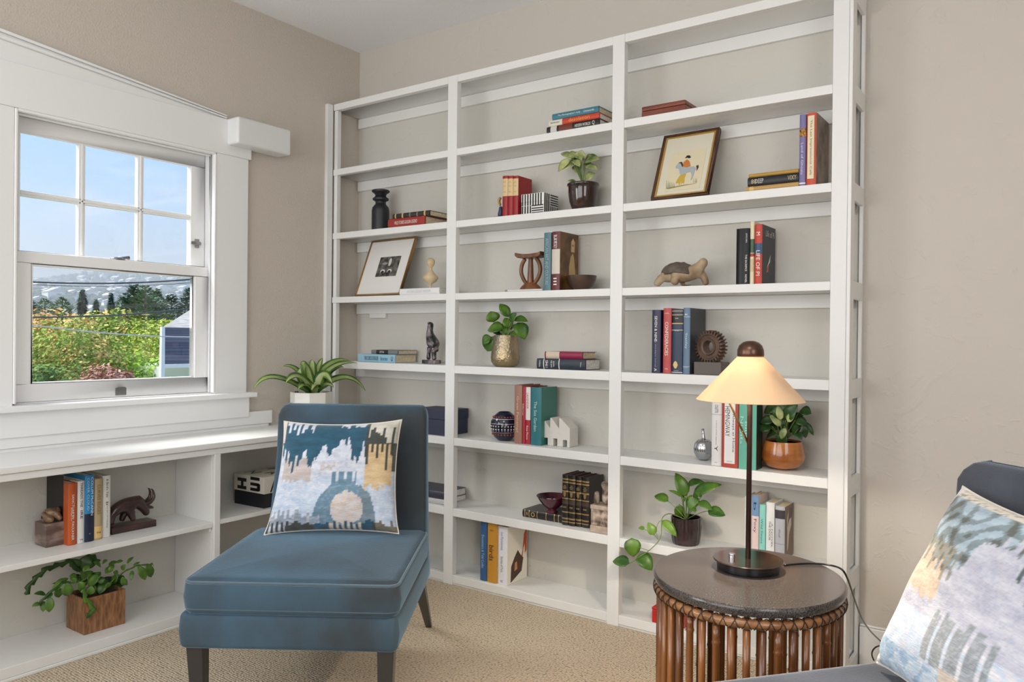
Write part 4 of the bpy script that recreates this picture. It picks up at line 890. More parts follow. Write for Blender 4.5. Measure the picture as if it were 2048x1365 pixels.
# carved bird
z=Zs('s5'); pb=at(862,726.5,2,z); y=max(min(pb.y+.03,-.06),-.14); xc=at(862,700,1,y).x; k=mpp((xc,y,z)); H=ZZ(860,641,y)-z
BS=mat('mottled_stone',srgb(34,32,36),.25,c2=srgb(142,130,134),vscale=34,vdetail=6,coat=.3,lo=.46,hi=.66)
t=empty('bird_carving',(xc,y,z),0,'dark mottled stone bird carving with long neck, standing right of the flat blue book','figurine')
MB().box((-17*k,-.02,0),(18*k,.025,.085*H)).build('base',BS,t,bev=.002)
skinobj('body',[(6*k,0,.34*H,9*k),(4*k,0,.48*H,13*k),(-1*k,0,.60*H,9*k),(-4*k,0,.70*H,6*k),(-3*k,0,.82*H,5*k),(-1*k,0,.91*H,6.2*k),(-6*k,0,.93*H,4*k),(-8*k,0,.89*H,2*k),
  (13*k,0,.42*H,5*k),(14*k,0,.26*H,4*k)],[(0,1),(1,2),(2,3),(3,4),(4,5),(5,6),(6,7),(1,8),(8,9)],BS,t)
skinobj('leg',[(-3*k,0,.40*H,5*k),(-6*k,0,.24*H,3.2*k),(-6*k,0,.08*H,4*k)],chain(0,1,2),BS,t); skinobj('leg',[(7*k,0,.34*H,5*k),(8*k,0,.2*H,4*k),(9*k,0,.08*H,4*k)],chain(0,1,2),BS,t)
# tortoise
y=-.10; z=Zs('s4'); xc=at(1364,560,1,y).x; k=mpp((xc,y,z)); TS=mat('bleached_wood',srgb(176,156,128),.6,c2=srgb(132,104,78),vscale=16,vdetail=5,bump=.3); TSH=mat('dark_shell',srgb(70,62,54),.6,c2=srgb(108,96,84),vscale=26,bump=.6,bscale=60)
t=empty('tortoise_figure',(xc,y,z),0,'carved wooden tortoise with raised head and dark shell','figurine')
K=k*1.02
skinobj('body',[(-30*K,0,22*K,11*K),(-8*K,0,25*K,14*K),(14*K,0,25*K,12*K),(30*K,0,30*K,8*K),(40*K,0,42*K,7*K),(44*K,0,48*K,9.5*K),(52*K,0,47*K,5*K),(-44*K,0,16*K,5*K),
  (-38*K,-12*K,20*K,7*K),(-50*K,-14*K,3*K,6*K),(-6*K,-16*K,18*K,8*K),(-10*K,-17*K,3*K,7*K),(-4*K,16*K,18*K,8*K),(0*K,16*K,3*K,7*K),(40*K,12*K,20*K,6*K),(46*K,12*K,3*K,5*K)],
  [(0,1),(1,2),(2,3),(3,4),(4,5),(5,6),(0,7),(0,8),(8,9),(1,10),(10,11),(1,12),(12,13),(3,14),(14,15)],TS,t)
b=MB(); b.ball((-8*K,0,26*K),(36*K,22*K,24*K),32,18); b.v=[(x,yy,max(zz,28*K-.14*abs(x+8*K)))if zz<32*K else (x,yy,zz) for x,yy,zz in b.v]; b.v=[(x,yy,zz+.0022*math.sin(x/K*.42)*math.cos(yy/K*.3) if zz>32*K else zz) for x,yy,zz in b.v]; b.build('shell',TSH,t,smooth=True)
# gear sculpture
z=Zs('s5'); y=-.095; xc=at(1422,694,1,y).x; k=mpp((xc,y,z)); GM=mat('rusty_wood',srgb(74,54,44),.5,c2=srgb(104,80,64),vscale=18,bump=.3)
t=empty('gear_sculpture',(xc,y,z),0,'brown gear wheel sculpture on a grey block beside the slate blue book','ornament')
zc=ZZ(1422,694,y)-z; r_=26.5*k; b=MB(); prof=[]
ring=[(.46,-.9),(.54,-1.0),(.62,-1.0),(.66,-.75),(.86,-.75),(.92,-.9),(1.0,-.9),(1.0,.9),(.46,.9),(.46,-.9)]
g=MB(); g.lathe([(a*r_,c*.022) for a,c in ring],n=64,axis='y'); g.f=[f for f in g.f if len(f)==4]; g.mi=g.mi[:len(g.f)]
wh=g.build('wheel',GM,t,smooth='auto',loc=(0,0,zc)); wh.rotation_euler=(0,0,math.radians(-14))
b=MB()
for i in range(28):
    a=2*PI*i/28; c_,s_=math.cos(a),math.sin(a); vs=[]
    for (rr,hw) in ((r_*.97,.0042),(r_*1.24,.0022)):
        for yy in (-.018,.018):
            for sg in (-1,1): 
                A=a+.10*(yy/.018)*.5; vs.append((rr*math.cos(A)-sg*hw*math.sin(A),yy,rr*math.sin(A)+sg*hw*math.cos(A)))
    b.add(vs,[(0,1,3,2),(4,6,7,5),(0,4,5,1),(2,3,7,6),(0,2,6,4),(1,5,7,3)])
te=b.build('gear_teeth',GM,wh)
MB().box((-26*k,-.045,0),(30*k,.045,zc-r_*1.14)).build('base',mat('grey_block',srgb(96,88,84),.6),t,bev=.002)
# silver pumpkin
z=Zs('s6'); pb=at(1407,921,2,z); y=min(pb.y+.035,-.06); xc=at(1407,900,1,y).x; k=mpp((xc,y,z)); H=ZZ(1407,879,y)-z
SV=mat('silver_glaze',srgb(190,192,196),.14,.95)
t=empty('silver_pumpkin',(xc,y,z),0,'small shiny silver pumpkin ornament beside the white hardback','ornament')
b=MB(); b.lathe([(0,.04),(.35,.0),(.7,.12),(.95,.35),(1,.55),(.9,.8),(.6,.97),(.3,1.0),(.1,.93),(0,.92)],n=72,mod=lambda t_,z_:1-.09*abs(math.cos(t_*4.5))**6)
b.v=[(x*20*k,yy*20*k,zz*H) for x,yy,zz in b.v]; b.build('body',SV,t,smooth=True)
MB().tube([(0,0,.9*H),(0,0,1.1*H),(-1*k,0,1.3*H),(-2*k,0,1.5*H)],[5*k,3*k,2.4*k,2.8*k],12).build('stem',SV,t,smooth=True)
# toad bookend
za=ZL; pc=at(91,1097,2,za); pl_=at(77,1086,2,za); pr_=at(129,1089,2,za)
Xf=min(pc.x,XF-.012); y0=pc.y; y1=at(129,1089,0,Xf).y; D=.085; H=at(91,1050,0,Xf).z-za
MAR=mat('brown_marble',srgb(96,78,70),.35,c2=srgb(150,130,120),vscale=9,vdetail=8,stretch=(1,1,3),lo=.45,hi=.6)
t=empty('toad_bookend',(Xf,y0,za),PI/2,'carved stone toad on a veined brown marble block','bookend')
Wt=y1-y0
MB().box((0,0,0),(Wt,D,H)).build('block',MAR,t,bev=.002)
TO=mat('carved_jade_brown',srgb(96,76,58),.3,c2=srgb(140,112,84),vscale=30,bump=1,bscale=55,coat=.2)
q=Wt
skinobj('toad',[(.38*q,.044,H+.018,.020),(.58*q,.040,H+.030,.022),(.80*q,.034,H+.036,.016),(.93*q,.022,H+.034,.009),(.20*q,.05,H+.012,.012),
  (.30*q,.012,H+.012,.011),(.48*q,.008,H+.006,.007),(.78*q,.012,H+.016,.008),(.86*q,.006,H+.005,.007),(.38*q,.070,H+.012,.011),(.80*q,.058,H+.010,.008)],
  [(0,1),(1,2),(2,3),(0,4),(0,5),(5,6),(1,7),(7,8),(0,9),(1,10)],TO,t)
# buffalo
pc=at(218.5,1072,2,za); Xf=min(pc.x,XF-.015); y0=at(223.5,1060,0,Xf).y; y1=at(313,1053,0,Xf).y
t=empty('buffalo_carving',(Xf,y0,za),PI/2,'dark wooden water buffalo carving standing on a plank base','figurine')
DW=mat('dark_rosewood',srgb(44,28,26),.3,c2=srgb(72,46,42),vscale=18,coat=.35); Wt=y1-y0; hb=.026
MB().box((0,0,0),(Wt,.07,hb)).build('base',DW,t,bev=.002)
q=Wt/92; z0=hb
skinobj('buffalo',[(6*q,.036,z0+38*q,11*q),(28*q,.036,z0+37*q,13*q),(46*q,.036,z0+43*q,13.5*q),(60*q,.035,z0+41*q,11*q),(71*q,.034,z0+31*q,10*q),(79*q,.033,z0+17*q,6.5*q),(81*q,.033,z0+8*q,5*q),
   (4*q,.028,z0+22*q,10*q),(3*q,.024,z0+11*q,6*q),(5*q,.024,z0+3*q,5.5*q),(44*q,.028,z0+24*q,8*q),(47*q,.024,z0+12*q,5*q),(51*q,.024,z0+3*q,5*q),
   (40*q,.05,z0+22*q,7*q),(35*q,.052,z0+11*q,4.5*q),(33*q,.052,z0+3*q,5*q),(12*q,.05,z0+20*q,9*q),(13*q,.052,z0+10*q,5*q),(14*q,.052,z0+3*q,5*q)],
   [(0,1),(1,2),(2,3),(3,4),(4,5),(5,6),(0,7),(7,8),(8,9),(2,10),(10,11),(11,12),(2,13),(13,14),(14,15),(0,16),(16,17),(17,18)],DW,t)
for s_ in (0,1):
    yy=.026+.014*s_
    MB().tube(smooth_path([(73*q,yy,z0+33*q),(83*q,yy-.006+.012*s_,z0+36*q),(91*q,yy-.007+.014*s_,z0+45*q),(90*q,yy-.005+.010*s_,z0+58*q),(86*q,yy-.004+.008*s_,z0+63*q)],4),[5.5*q*(1-i/17.5)+.4*q for i in range(17)],10).build('horn',DW,t,smooth=True)
    skinobj('ear',[(78*q,yy,z0+27*q,2.6*q),(87*q,yy-.004+.008*s_,z0+25*q,3*q),(92*q,yy-.004+.008*s_,z0+23*q,1.2*q)],chain(0,1,2),DW,t)
# lettered box
zs=.389+.0004
c0=at(528,1018,2,zs); c1=at(469,1006.6,2,zs); dv=c0-c1; L_=dv.length; ang=math.atan2(dv.y,dv.x)
t=empty('lettered_box',c1,ang,'black box with a cream lid covered in big black letters','box')
Hb=at(528,989,1,c0.y).z-zs; Ht=at(528,956,1,c0.y).z-zs; D=.26
MB().box((0,0,0),(L_,D,Hb)).build('body',colm((24,22,32),.5),t,bev=.001)
MB().box((-.002,-.002,Hb-.001),(L_+.002,D+.002,Ht)).build('lid',colm((214,208,194),.6),t,bev=.001)
INK=TM((20,18,20)); hh=(Ht-Hb)
def lidtxt(s,c,Lx,Hy,side,rz=0):
    o=text(s,INK,t,c,Lx,Hy,'h',side=side)
    if side=='front': o.rotation_euler=(PI/2,0,0)
    return o
def bars(nm,lst):
    b=MB()
    for xa,xb,za,zb_ in lst: b.box((L_*xa,-.0034,Hb+hh*za),(L_*xb,-.0026,Hb+hh*zb_))
    b.build('letter',INK,t)
bars('H',[(.12,.42,.58,.78),(.12,.42,.10,.30),(.24,.32,.30,.58)])
bars('U',[(.56,.86,.76,.95),(.56,.84,.42,.60),(.56,.84,.10,.28),(.78,.88,.14,.56)])
o=text('A',INK,t,(L_+.0028,.06,Hb+hh*.5),.06,hh*.9,side='right'); o=text('M',INK,t,(L_+.0028,.15,Hb+hh*.5),.06,hh*.9,side='right')
for i,(c_,xx,yy) in enumerate((('N',.25,.06),('R',.7,.10),('P',.3,.18),('O',.7,.21))): text(c_,INK,t,(L_*xx,yy,Ht+.0008),.055,.06,side='top')
# ------------------------------------------------------------------ plants
def leafmat(name,c1,c2): return mat(name,srgb(*c1),.35,c2=srgb(*c2),vscale=18,spec=.5)
LG=leafmat('leaf_green',(42,82,26),(92,130,42)); LD=leafmat('leaf_dark',(26,54,24),(54,88,34)); LL=leafmat('leaf_lime',(92,132,44),(134,168,74)); LV=leafmat('leaf_variegated',(70,98,48),(186,192,128))
SOIL=mat('potting_soil',srgb(52,38,30),.95,bump=1,bscale=90)
class Plant:
    def __init__(s,t): s.t=t; s.L={}; s.st=MB(); s.o=t.location; s.rot=t.rotation_euler.z
    def l(s,p): 
        q=Vector(p)-s.o; return Matrix.Rotation(-s.rot,3,'Z')@q
    def leaf(s,P0,P1,w,m,bend=.12,shape=.8,hint=None,fold=.18,straps=None,n=8,mid=None):
        P0,P1=Vector(P0),Vector(P1); d=P1-P0; L_=d.length
        nrm=hint or ((CAMP-(P0+P1)/2).normalized()*.8+Vector((0,0,.6))).normalized()
        side=d.cross(nrm).normalized(); nn=side.cross(d).normalized()
        b=s.L.setdefault(m.name,(MB(),m))[0]; vs=[];fs=[]
        for i in range(n+1):
            t=i/n
            c=(P0*(1-t)**2+mid*2*t*(1-t)+P1*t*t) if mid is not None else P0+d*t+nn*(bend*L_*math.sin(t*PI))
            if straps: wd=w/2*min(1,(t*6+.35))*(1-t**3.2)+.0006
            else: wd=w/2*(math.sin(PI*t**shape)**.75 if 0<t<1 else 0)+.0004
            if mid is not None:
                T=((mid-P0)*(1-t)+(P1-mid)*t).normalized(); sd=T.cross(nrm); 
                sd=(sd.normalized() if sd.length>.05 else side); n2=sd.cross(T)
            else: sd,n2=side,nn
            for k in (-1,-.5,0,.5,1): vs.append(s.l(c+sd*wd*k+n2*(abs(k)*fold*wd)))
        for i in range(n):
            for k in range(4): fs.append((i*5+k,i*5+k+1,(i+1)*5+k+1,(i+1)*5+k))
        if straps:
            base=len(b.v); b.v+=[tuple(v) for v in vs]
            for q,f in enumerate(fs): b.f.append(tuple(i+base for i in f)); b.mi.append(1 if q%4 in (1,2) else 0)
        else: b.add(vs,fs)
    def stem(s,P0,P1,r=.0016,lift=.0,n=6):
        P0,P1=Vector(P0),Vector(P1); mid=(P0+P1)/2+Vector((0,0,lift))
        s.st.tube([s.l(P0*(1-t)**2+mid*2*t*(1-t)+P1*t*t) for t in [i/n for i in range(n+1)]],r,6)
    def done(s,stripe=None):
        for nm,(b,m) in s.L.items():
            o=b.build('foliage',[m,stripe] if stripe else m,s.t,smooth=True)
            q=o.modifiers.new('thick','SOLIDIFY'); q.thickness=.0006
        if s.st.v: s.st.build('stems',mat('plant_stem',srgb(112,132,70),.5),s.t,smooth=True)
def leaves_px(P,org,sc,lst,y,root,m,seed=1,jy=.02,bend=.12,stems=True,ax=1,shape=.8,wsc=1):
    R=random.Random(seed)
    for q in lst:
        (a,b_,w)=q[:3]; yy=y+(q[3] if len(q)>3 and q[3] is not None else R.uniform(-jy,jy)); mm=q[4] if len(q)>4 else m
        p0=at(org[0]+a[0]*sc,org[1]+a[1]*sc,ax,yy); dy=R.uniform(-jy,jy)*.7
        p1=at(org[0]+b_[0]*sc,org[1]+b_[1]*sc,ax,yy+dy)
        W_=w*sc*mpp(p0)*wsc*1.25
        P.leaf(p0,p1,W_,mm,bend,shape)
        if stems and root is not None: P.stem(root,p0,.0014,.01)
# plant on third shelf, brown pot
y=-.070; z=Zs('s3'); xc=at(1166,400,1,y).x; k=mpp((xc,y,z)); H=ZZ(1166,368,y)-z
t=empty('potted_plant',(xc,y,z),0,'small green plant with cupped leaves in a glossy dark brown pot','plant')
b=MB(); b.lathe([(0,0),(.60,0),(.66,.05),(.86,.35),(.95,.65),(.95,.88),(1.02,.92),(1.03,.97),(1,1),(.93,1),(.9,.9),(0,.88)],n=48); b.v=[(x*31.5*k,q*31.5*k,w*H) for x,q,w in b.v]; b.build('pot',mat('brown_glaze',srgb(34,22,20),.1,coat=.7,c2=srgb(60,34,26),vscale=6),t,smooth='auto')
MB().lathe([(0,0),(27*k,0)],(0,0,.93*H),n=24).build('soil',SOIL,t)
P=Plant(t); root=Vector((xc,y,z+.93*H))
A=[((1110,715),(1008,668),60),((1120,712),(1105,645),58),((1185,725),(1200,638),90),((1095,725),(985,835),70),((1120,765),(1002,815),66),((1140,775),(1165,850),70),((1225,740),(1362,722),85),((1235,785),(1345,822),55),((1230,905),(1322,852),70),((1190,715),(1125,662),66),((1165,765),(1210,700),70),((1150,935),(1070,918),26),((1130,730),(1180,790),60),((1240,720),(1300,690),50)]
leaves_px(P,(900,160),.2198,A,y,root,LV,3,.025)
leaves_px(P,(900,160),.2198,[((1170,730),(1100,700),60),((1150,760),(1060,760),60),((1220,760),(1290,770),50)],y+.015,root,LG,5)
P.done()
# gold vase plant
z=Zs('s5'); y=-.09; xc=at(1011,700,1,y).x; k=mpp((xc,y,z)); H=ZZ(1011,671,y)-z
t=empty('potted_plant',(xc,y,z),0,'broad-leaved green plant in a hammered gold vase','plant')
b=MB(); b.lathe([(0,0),(.62,0),(.82,.05),(.97,.16),(1,.30),(.95,.5),(.86,.75),(.80,1),(.76,1),(.80,.75),(0,.7)],n=56); b.v=[(x*29.5*k,q*29.5*k,w*H) for x,q,w in b.v]
b.build('vase',mat('hammered_gold',srgb(150,138,116),.3,.9,bump=1,bscale=90,c2=srgb(176,158,124),vscale=10),t,smooth='auto'); MB().lathe([(0,0),(22*k,0)],(0,0,.93*H),n=24).build('soil',SOIL,t)
P=Plant(t); root=Vector((xc,y,z+.9*H))
B_=[((470,862),(398,755),70),((352,903),(325,815),95),((425,955),(303,965),95),((340,1022),(300,1138),95),((345,1025),(430,1050),80),((475,945),(438,868),66),((490,900),(535,830),60),((515,880),(626,897),56),((545,905),(600,1043),95),((460,1010),(562,1008),50),((450,1000),(400,930),60),((500,930),(560,960),40),((330,1020),(262,1075),70)]
leaves_px(P,(900,420),.249,B_,y,root,LG,4,.02,wsc=1.0); leaves_px(P,(900,420),.249,[((440,980),(380,920),60),((470,960),(500,880),60),((400,1000),(350,960),60)],y+.02,root,LD,6); P.done()
# wooden pot plant behind lamp
z=Zs('s6'); pb=at(1566,942,2,z); y=max(-.10,min(pb.y+.04,-.07)); xc=at(1566,912,1,y).x; k=mpp((xc,y,z)); H=ZZ(1566,882,y)-z
t=empty('potted_plant',(xc,y,z),0,'dark green variegated plant in a round polished wood pot right of the lamp','plant')
b=MB(); b.lathe([(0,0),(.35,0),(.40,.03),(.75,.10),(.95,.28),(1,.45),(.94,.75),(.85,1),(.80,1),(.86,.7),(0,.7)],n=56); b.v=[(x*42*k,q*42*k,w*H) for x,q,w in b.v]
b.build('pot',mat('polished_burl',srgb(150,84,34),.18,c2=srgb(196,124,58),vscale=7,vdetail=3,stretch=(1,1,3.5),coat=.6),t,smooth='auto'); MB().lathe([(0,0),(34*k,0)],(0,0,.93*H),n=24).build('soil',SOIL,t)
P=Plant(t); root=Vector((xc,y,z+.92*H))
C_=[((1080,600),(1000,490),62),((1060,560),(1060,450),72),((1090,560),(1165,465),62),((1110,600),(1205,520),62),((1180,500),(1248,522),52),((1200,570),(1262,655),26),((1205,590),(1212,672),26),((1005,600),(918,622),52),((1020,560),(930,575),48),((1080,640),(1058,725),50),((1130,640),(1175,600),50),((1030,650),(970,665),40),((1150,560),(1225,590),45),((1040,480),(955,515),52),((1130,500),(1105,440),52),((1040,620),(1000,560),50),((1100,560),(1120,500),50),((1160,640),(1190,680),40)]
leaves_px(P,(1220,660),.3224,C_,y-.02,root,LD,8,.03,wsc=1.15); leaves_px(P,(1220,660),.3224,[((1060,600),(990,530),40),((1060,560),(1040,470),36),((1100,570),(1150,520),40),((1000,610),(930,600),28),((1090,610),(1060,680),34)],y-.045,root,LV,9,.01); 
leaves_px(P,(1220,660),.3224,[((1080,620),(1040,520),90),((1090,600),(1140,520),90),((1040,620),(960,580),80),((1120,640),(1190,560),80),((1070,560),(1060,470),90)],y+.02,root,LD,10,.01); P.done()
# trailing pothos
z=Zs('s7'); pb=at(1372,1091,2,z); y=max(min(pb.y+.035,-.09),-.12); xc=at(1372,1060,1,y).x; k=mpp((xc,y,z)); H=ZZ(1372,1034,y)-z
t=empty('potted_plant',(xc,y,z),0,'trailing pothos in a dark fluted pot, its vine hanging left over the shelf edge','plant')
b=MB(); b.lathe([(0,0),(.80,0),(.86,.04),(.93,.2),(.97,.5),(1.0,.65),(.96,.8),(.98,1),(.9,1),(.88,.85),(0,.85)],n=96,mod=lambda a,zz:1-.035*abs(math.sin(a*9))); b.v=[(x*31*k,q*31*k,w*H) for x,q,w in b.v]
b.build('pot',mat('dark_fluted_glaze',srgb(32,22,26),.25,c2=srgb(58,40,40),vscale=12,coat=.4),t,smooth='auto'); MB().lathe([(0,0),(26*k,0)],(0,0,.9*H),n=24).build('soil',SOIL,t)
P=Plant(t); root=Vector((xc,y,z+.88*H)); O=(1220,940); s_=.1612
D_=[((940,330),(812,38),135),((960,190),(1170,152),85),((1030,320),(1390,185),130),((900,340),(725,255),38),((722,392),(552,325),105),((1095,400),(1275,510),90),((1212,512),(1432,572),125),((1070,320),(985,505),130),((865,430),(862,602),105),((850,185),(915,375),55),((1010,480),(1065,530),60),((900,420),(960,350),60),((1140,330),(1060,280),60)]
leaves_px(P,O,s_,D_,y-.02,root,LG,11,.03,shape=.72)
leaves_px(P,O,s_,[((640,630),(826,832),100,-.07),((430,740),(352,722),46,-.10),((545,812),(470,655),100,-.08)],y,None,LL,12,.01,stems=False,shape=.7)
leaves_px(P,O,s_,[((268,848),(290,1082),165,-.14),((240,1165),(33,1138),130,-.14),((350,1060),(522,1252),165,-.13)],y,None,LG,13,.005,stems=False,shape=.7)
vin=[(root.x,root.y,root.z)]+[tuple(at(O[0]+a*s_,O[1]+c*s_,1,y+dy)) for a,c,dy in ((770,552,-.02),(700,555,-.05),(650,600,-.07),(638,700,-.09),(636,800,-.10),(600,890,-.12),(490,1000,-.13),(370,1080,-.14),(245,1165,-.14))]
P.st.tube([P.l(q) for q in smooth_path(vin,4)],.0018,6)
for q in (((600,860,-.11),(570,770,-.09),(600,660,-.08),(645,630,-.07)),((600,880,-.12),(540,800,-.08),(430,740,-.10)),((480,1005,-.13),(330,950,-.14),(290,880,-.14))):
    P.st.tube([P.l(w) for w in smooth_path([tuple(at(O[0]+a*s_,O[1]+c*s_,1,y+dy)) for a,c,dy in q],4)],.0012,6)
P.done()
# striped dracaena on the countertop
px_=at(623,800,0,.19); zc=ZT+.0004; R_=.098
t=empty('potted_plant',(.19,px_.y,zc),0,'striped strap-leaved plant in a white marbled pot on the countertop behind the chair','plant')
k=mpp((.19,px_.y,zc)); R_=40*k; H=at(623,784,0,.19).z-zc
b=MB(); b.lathe([(0,0),(.96,0),(.98,.02),(.99,.98),(.97,1),(.92,1),(.92,.9),(0,.9)],n=8); b.v=[(x*R_*1.05,q*R_*1.05,w*H) for x,q,w in b.v]
b.build('pot',mat('marbled_pot',srgb(228,226,218),.4,c2=srgb(58,52,46),vscale=9,vdetail=9,lo=.60,hi=.64),t,bev=.002); MB().lathe([(0,0),(R_*.9,0)],(0,0,.93*H),n=24).build('soil',SOIL,t)
P=Plant(t); root=Vector((.19,px_.y,zc+.93*H)); O=(380,660); s_=.3077; CS=mat('cream_stripe',srgb(176,186,130),.4,c2=srgb(140,166,96),vscale=20)
for (mx_,my_,tx_,ty_,w,dx) in ((520,250,415,385,40,.0),(700,225,598,240,36,-.03),(740,190,722,232,50,-.05),(790,220,800,198,60,.02),(830,240,862,182,40,-.04),(880,190,1042,200,50,-.03),(900,210,1085,216,40,.03),(1010,250,1142,398,46,.05),
      (700,260,622,345,66,.09),(860,240,925,352,70,.10),(740,330,700,395,50,.10),(700,300,720,250,56,0),(920,230,1000,245,46,.0),(640,330,560,300,40,.05),(820,330,790,392,60,.11),(770,250,740,220,50,.03),(880,330,935,375,40,.09)):
    p1=at(O[0]+tx_*s_,O[1]+ty_*s_,0,.19+dx); md=at(O[0]+mx_*s_,O[1]+my_*s_,0,.19+dx*.5); p0=root+Vector((dx*.2,0,0)); md=md*1.25-(p0+p1)*.125
    P.leaf(p0,p1,w*s_*k*1.15,LG,0,straps=True,mid=md,fold=.22,n=14)
P.done(CS)
# carved planter with fishbone cactus
za=.0474+.0004; c1=at(168,1272,2,za); X0p=min(c1.x,XF-.03); y0=c1.y
D=.134; Wp=.152; Hp=at(249,1179,0,X0p).z-za
t=empty('potted_plant',(X0p,y0,za),PI/2,'spreading green fishbone cactus in a square carved wooden planter','plant')
CW=bpy.data.materials.new('chiselled_wood'); CW.use_nodes=True; n=CW.node_tree.nodes; l=CW.node_tree.links; b=n['Principled BSDF']; b.inputs['Roughness'].default_value=.5
tc=n.new('ShaderNodeTexCoord'); mp=n.new('ShaderNodeMapping'); mp.inputs['Scale'].default_value=(75,75,26); v=n.new('ShaderNodeTexVoronoi'); v.inputs['Scale'].default_value=1
l.new(tc.outputs['Object'],mp.inputs[0]); l.new(mp.outputs[0],v.inputs['Vector']); bp=n.new('ShaderNodeBump'); bp.inputs['Strength'].default_value=1; bp.inputs['Distance'].default_value=.006
r=n.new('ShaderNodeValToRGB'); r.color_ramp.elements[0].color=(*srgb(110,72,44),1); r.color_ramp.elements[1].color=(*srgb(158,112,74),1)
l.new(v.outputs['Distance'],bp.inputs['Height']); l.new(bp.outputs[0],b.inputs['Normal']); l.new(v.outputs['Distance'],r.inputs[0]); l.new(r.outputs[0],b.inputs['Base Color'])
b=MB(); w_=.006
b.add([(0,0,0),(Wp,0,0),(Wp,D,0),(0,D,0),(0,0,Hp),(Wp,0,Hp),(Wp,D,Hp),(0,D,Hp),(w_,w_,Hp),(Wp-w_,w_,Hp),(Wp-w_,D-w_,Hp),(w_,D-w_,Hp),(w_,w_,Hp-.02),(Wp-w_,w_,Hp-.02),(Wp-w_,D-w_,Hp-.02),(w_,D-w_,Hp-.02)],
 [(0,3,2,1),(0,1,5,4),(1,2,6,5),(2,3,7,6),(3,0,4,7),(4,5,9,8),(5,6,10,9),(6,7,11,10),(7,4,8,11),(8,9,13,12),(9,10,14,13),(10,11,15,14),(11,8,12,15),(12,13,14,15)])
b.build('planter',CW,t,bev=.001); MB().box((w_+.0005,w_+.0005,Hp-.0195),(Wp-w_-.0005,D-w_-.0005,Hp-.012)).build('soil',SOIL,t)
P=Plant(t); O=(20,1080); s_=.1538; Xp=X0p-.05; root=Vector((X0p-.065,y0+.08,za+Hp-.012))
E_=[((480,700),(310,700),50),((560,690),(300,860),0),]
E_=[((470,720),(310,705),52),((400,830),(285,868),46),((440,800),(430,940),56),((520,740),(510,945),82),((560,700),(460,760),60),((600,620),(640,750),80),((690,560),(600,640),80),((740,560),(750,735),110),((760,500),(560,640),70),((800,500),(860,560),60),((890,540),(940,665),80),((1080,410),(870,560),80),((1160,450),(1020,610),100),((1060,600),(1045,722),76),((1180,480),(1190,580),70),((1230,540),(1160,715),90),((1260,560),(1290,620),60),((1350,320),(1280,420),56),((1400,440),(1340,580),66),((1460,480),(1480,600),56),((1500,320),(1460,400),50),((1520,310),(1608,225),34),((1600,340),(1690,295),24),((1660,340),(1760,525),80),((1780,310),(1835,490),80),((1830,310),(1865,345),30),((1590,400),(1575,530),40),((1340,420),(1400,470),66),((1430,520),(1530,590),60),((950,420),(1030,330),60),((1060,330),(1180,260),50),((1200,310),(1270,270),44),((1280,330),(1400,285),40),((1380,300),(1470,275),34),((620,570),(550,575),14),((700,500),(545,650),34),
 ((870,480),(770,480),60),((1000,500),(900,420),60),((1100,520),(1180,420),70),((1240,440),(1330,370),70),((1180,360),(1080,290),50)]
leaves_px(P,O,s_,E_,Xp+.02,None,LG,21,.03,stems=False,ax=0,shape=.95,wsc=1.05)
leaves_px(P,O,s_,[((900,600),(980,480),120),((1050,560),(1150,430),130),((1250,600),(1330,480),120),((1380,560),(1480,470),110),((820,560),(900,450),110),((1100,640),(1200,560),110),((1300,650),(1500,560),90),((1000,380),(1110,190),130),((900,400),(800,250),110),((960,400),(1000,200),150),((920,420),(900,300),110)],Xp-.03,None,LD,22,.01,stems=False,ax=0,shape=.9)
# long toothed stems
def fish(pts,w,X,m,base_open=False):
    c=[at(O[0]+a*s_,O[1]+b_*s_,0,X) for a,b_ in pts]; c=smooth_path(c,6); b=P.L.setdefault(m.name,(MB(),m))[0]; N=len(c); vs=[];fs=[]
    for i,q in enumerate(c):
        T=(c[min(i+1,N-1)]-c[max(i-1,0)]).normalized(); sd=T.cross(Vector((1,0,.2))).normalized()
        wl=w*s_*k*(.35+.65*((i%6)/5)) if 0<i<N-1 else .001; wr=w*s_*k*(.35+.65*(((i+3)%6)/5)) if 0<i<N-1 else .001
        vs+=[P.l(q-sd*wl),P.l(q+Vector((.002,0,0))),P.l(q+sd*wr)]
    for i in range(N-1): fs+= [(i*3,i*3+1,i*3+4,i*3+3),(i*3+1,i*3+2,i*3+5,i*3+4)]
    b.add(vs,fs)
k=mpp((X0p,y0,za))
fish([(900,420),(780,290),(640,330),(480,380),(360,480),(260,590),(205,720)],48,Xp-.02,LD)
fish([(980,600),(950,450),(980,300),(1060,200)],52,Xp-.03,LD)
fish([(960,640),(980,760),(1060,860),(1080,940),(980,990)],46,X0p+.012,LG)
fish([(850,560),(700,560),(560,660),(430,780),(380,860)],26,Xp+.02,LG)
fish([(1250,620),(1400,480),(1560,380),(1700,330),(1850,330)],16,Xp+.0,LG)
P.st.tube([P.l(root),P.l(at(O[0]+1000*s_,O[1]+640*s_,0,Xp))],.004,6)
for q in (((1100,600)),((900,600)),((1300,600)),((960,700))): P.st.tube([P.l(root),P.l(at(O[0]+q[0]*s_,O[1]+q[1]*s_,0,Xp+.01))],.003,6)
P.done()
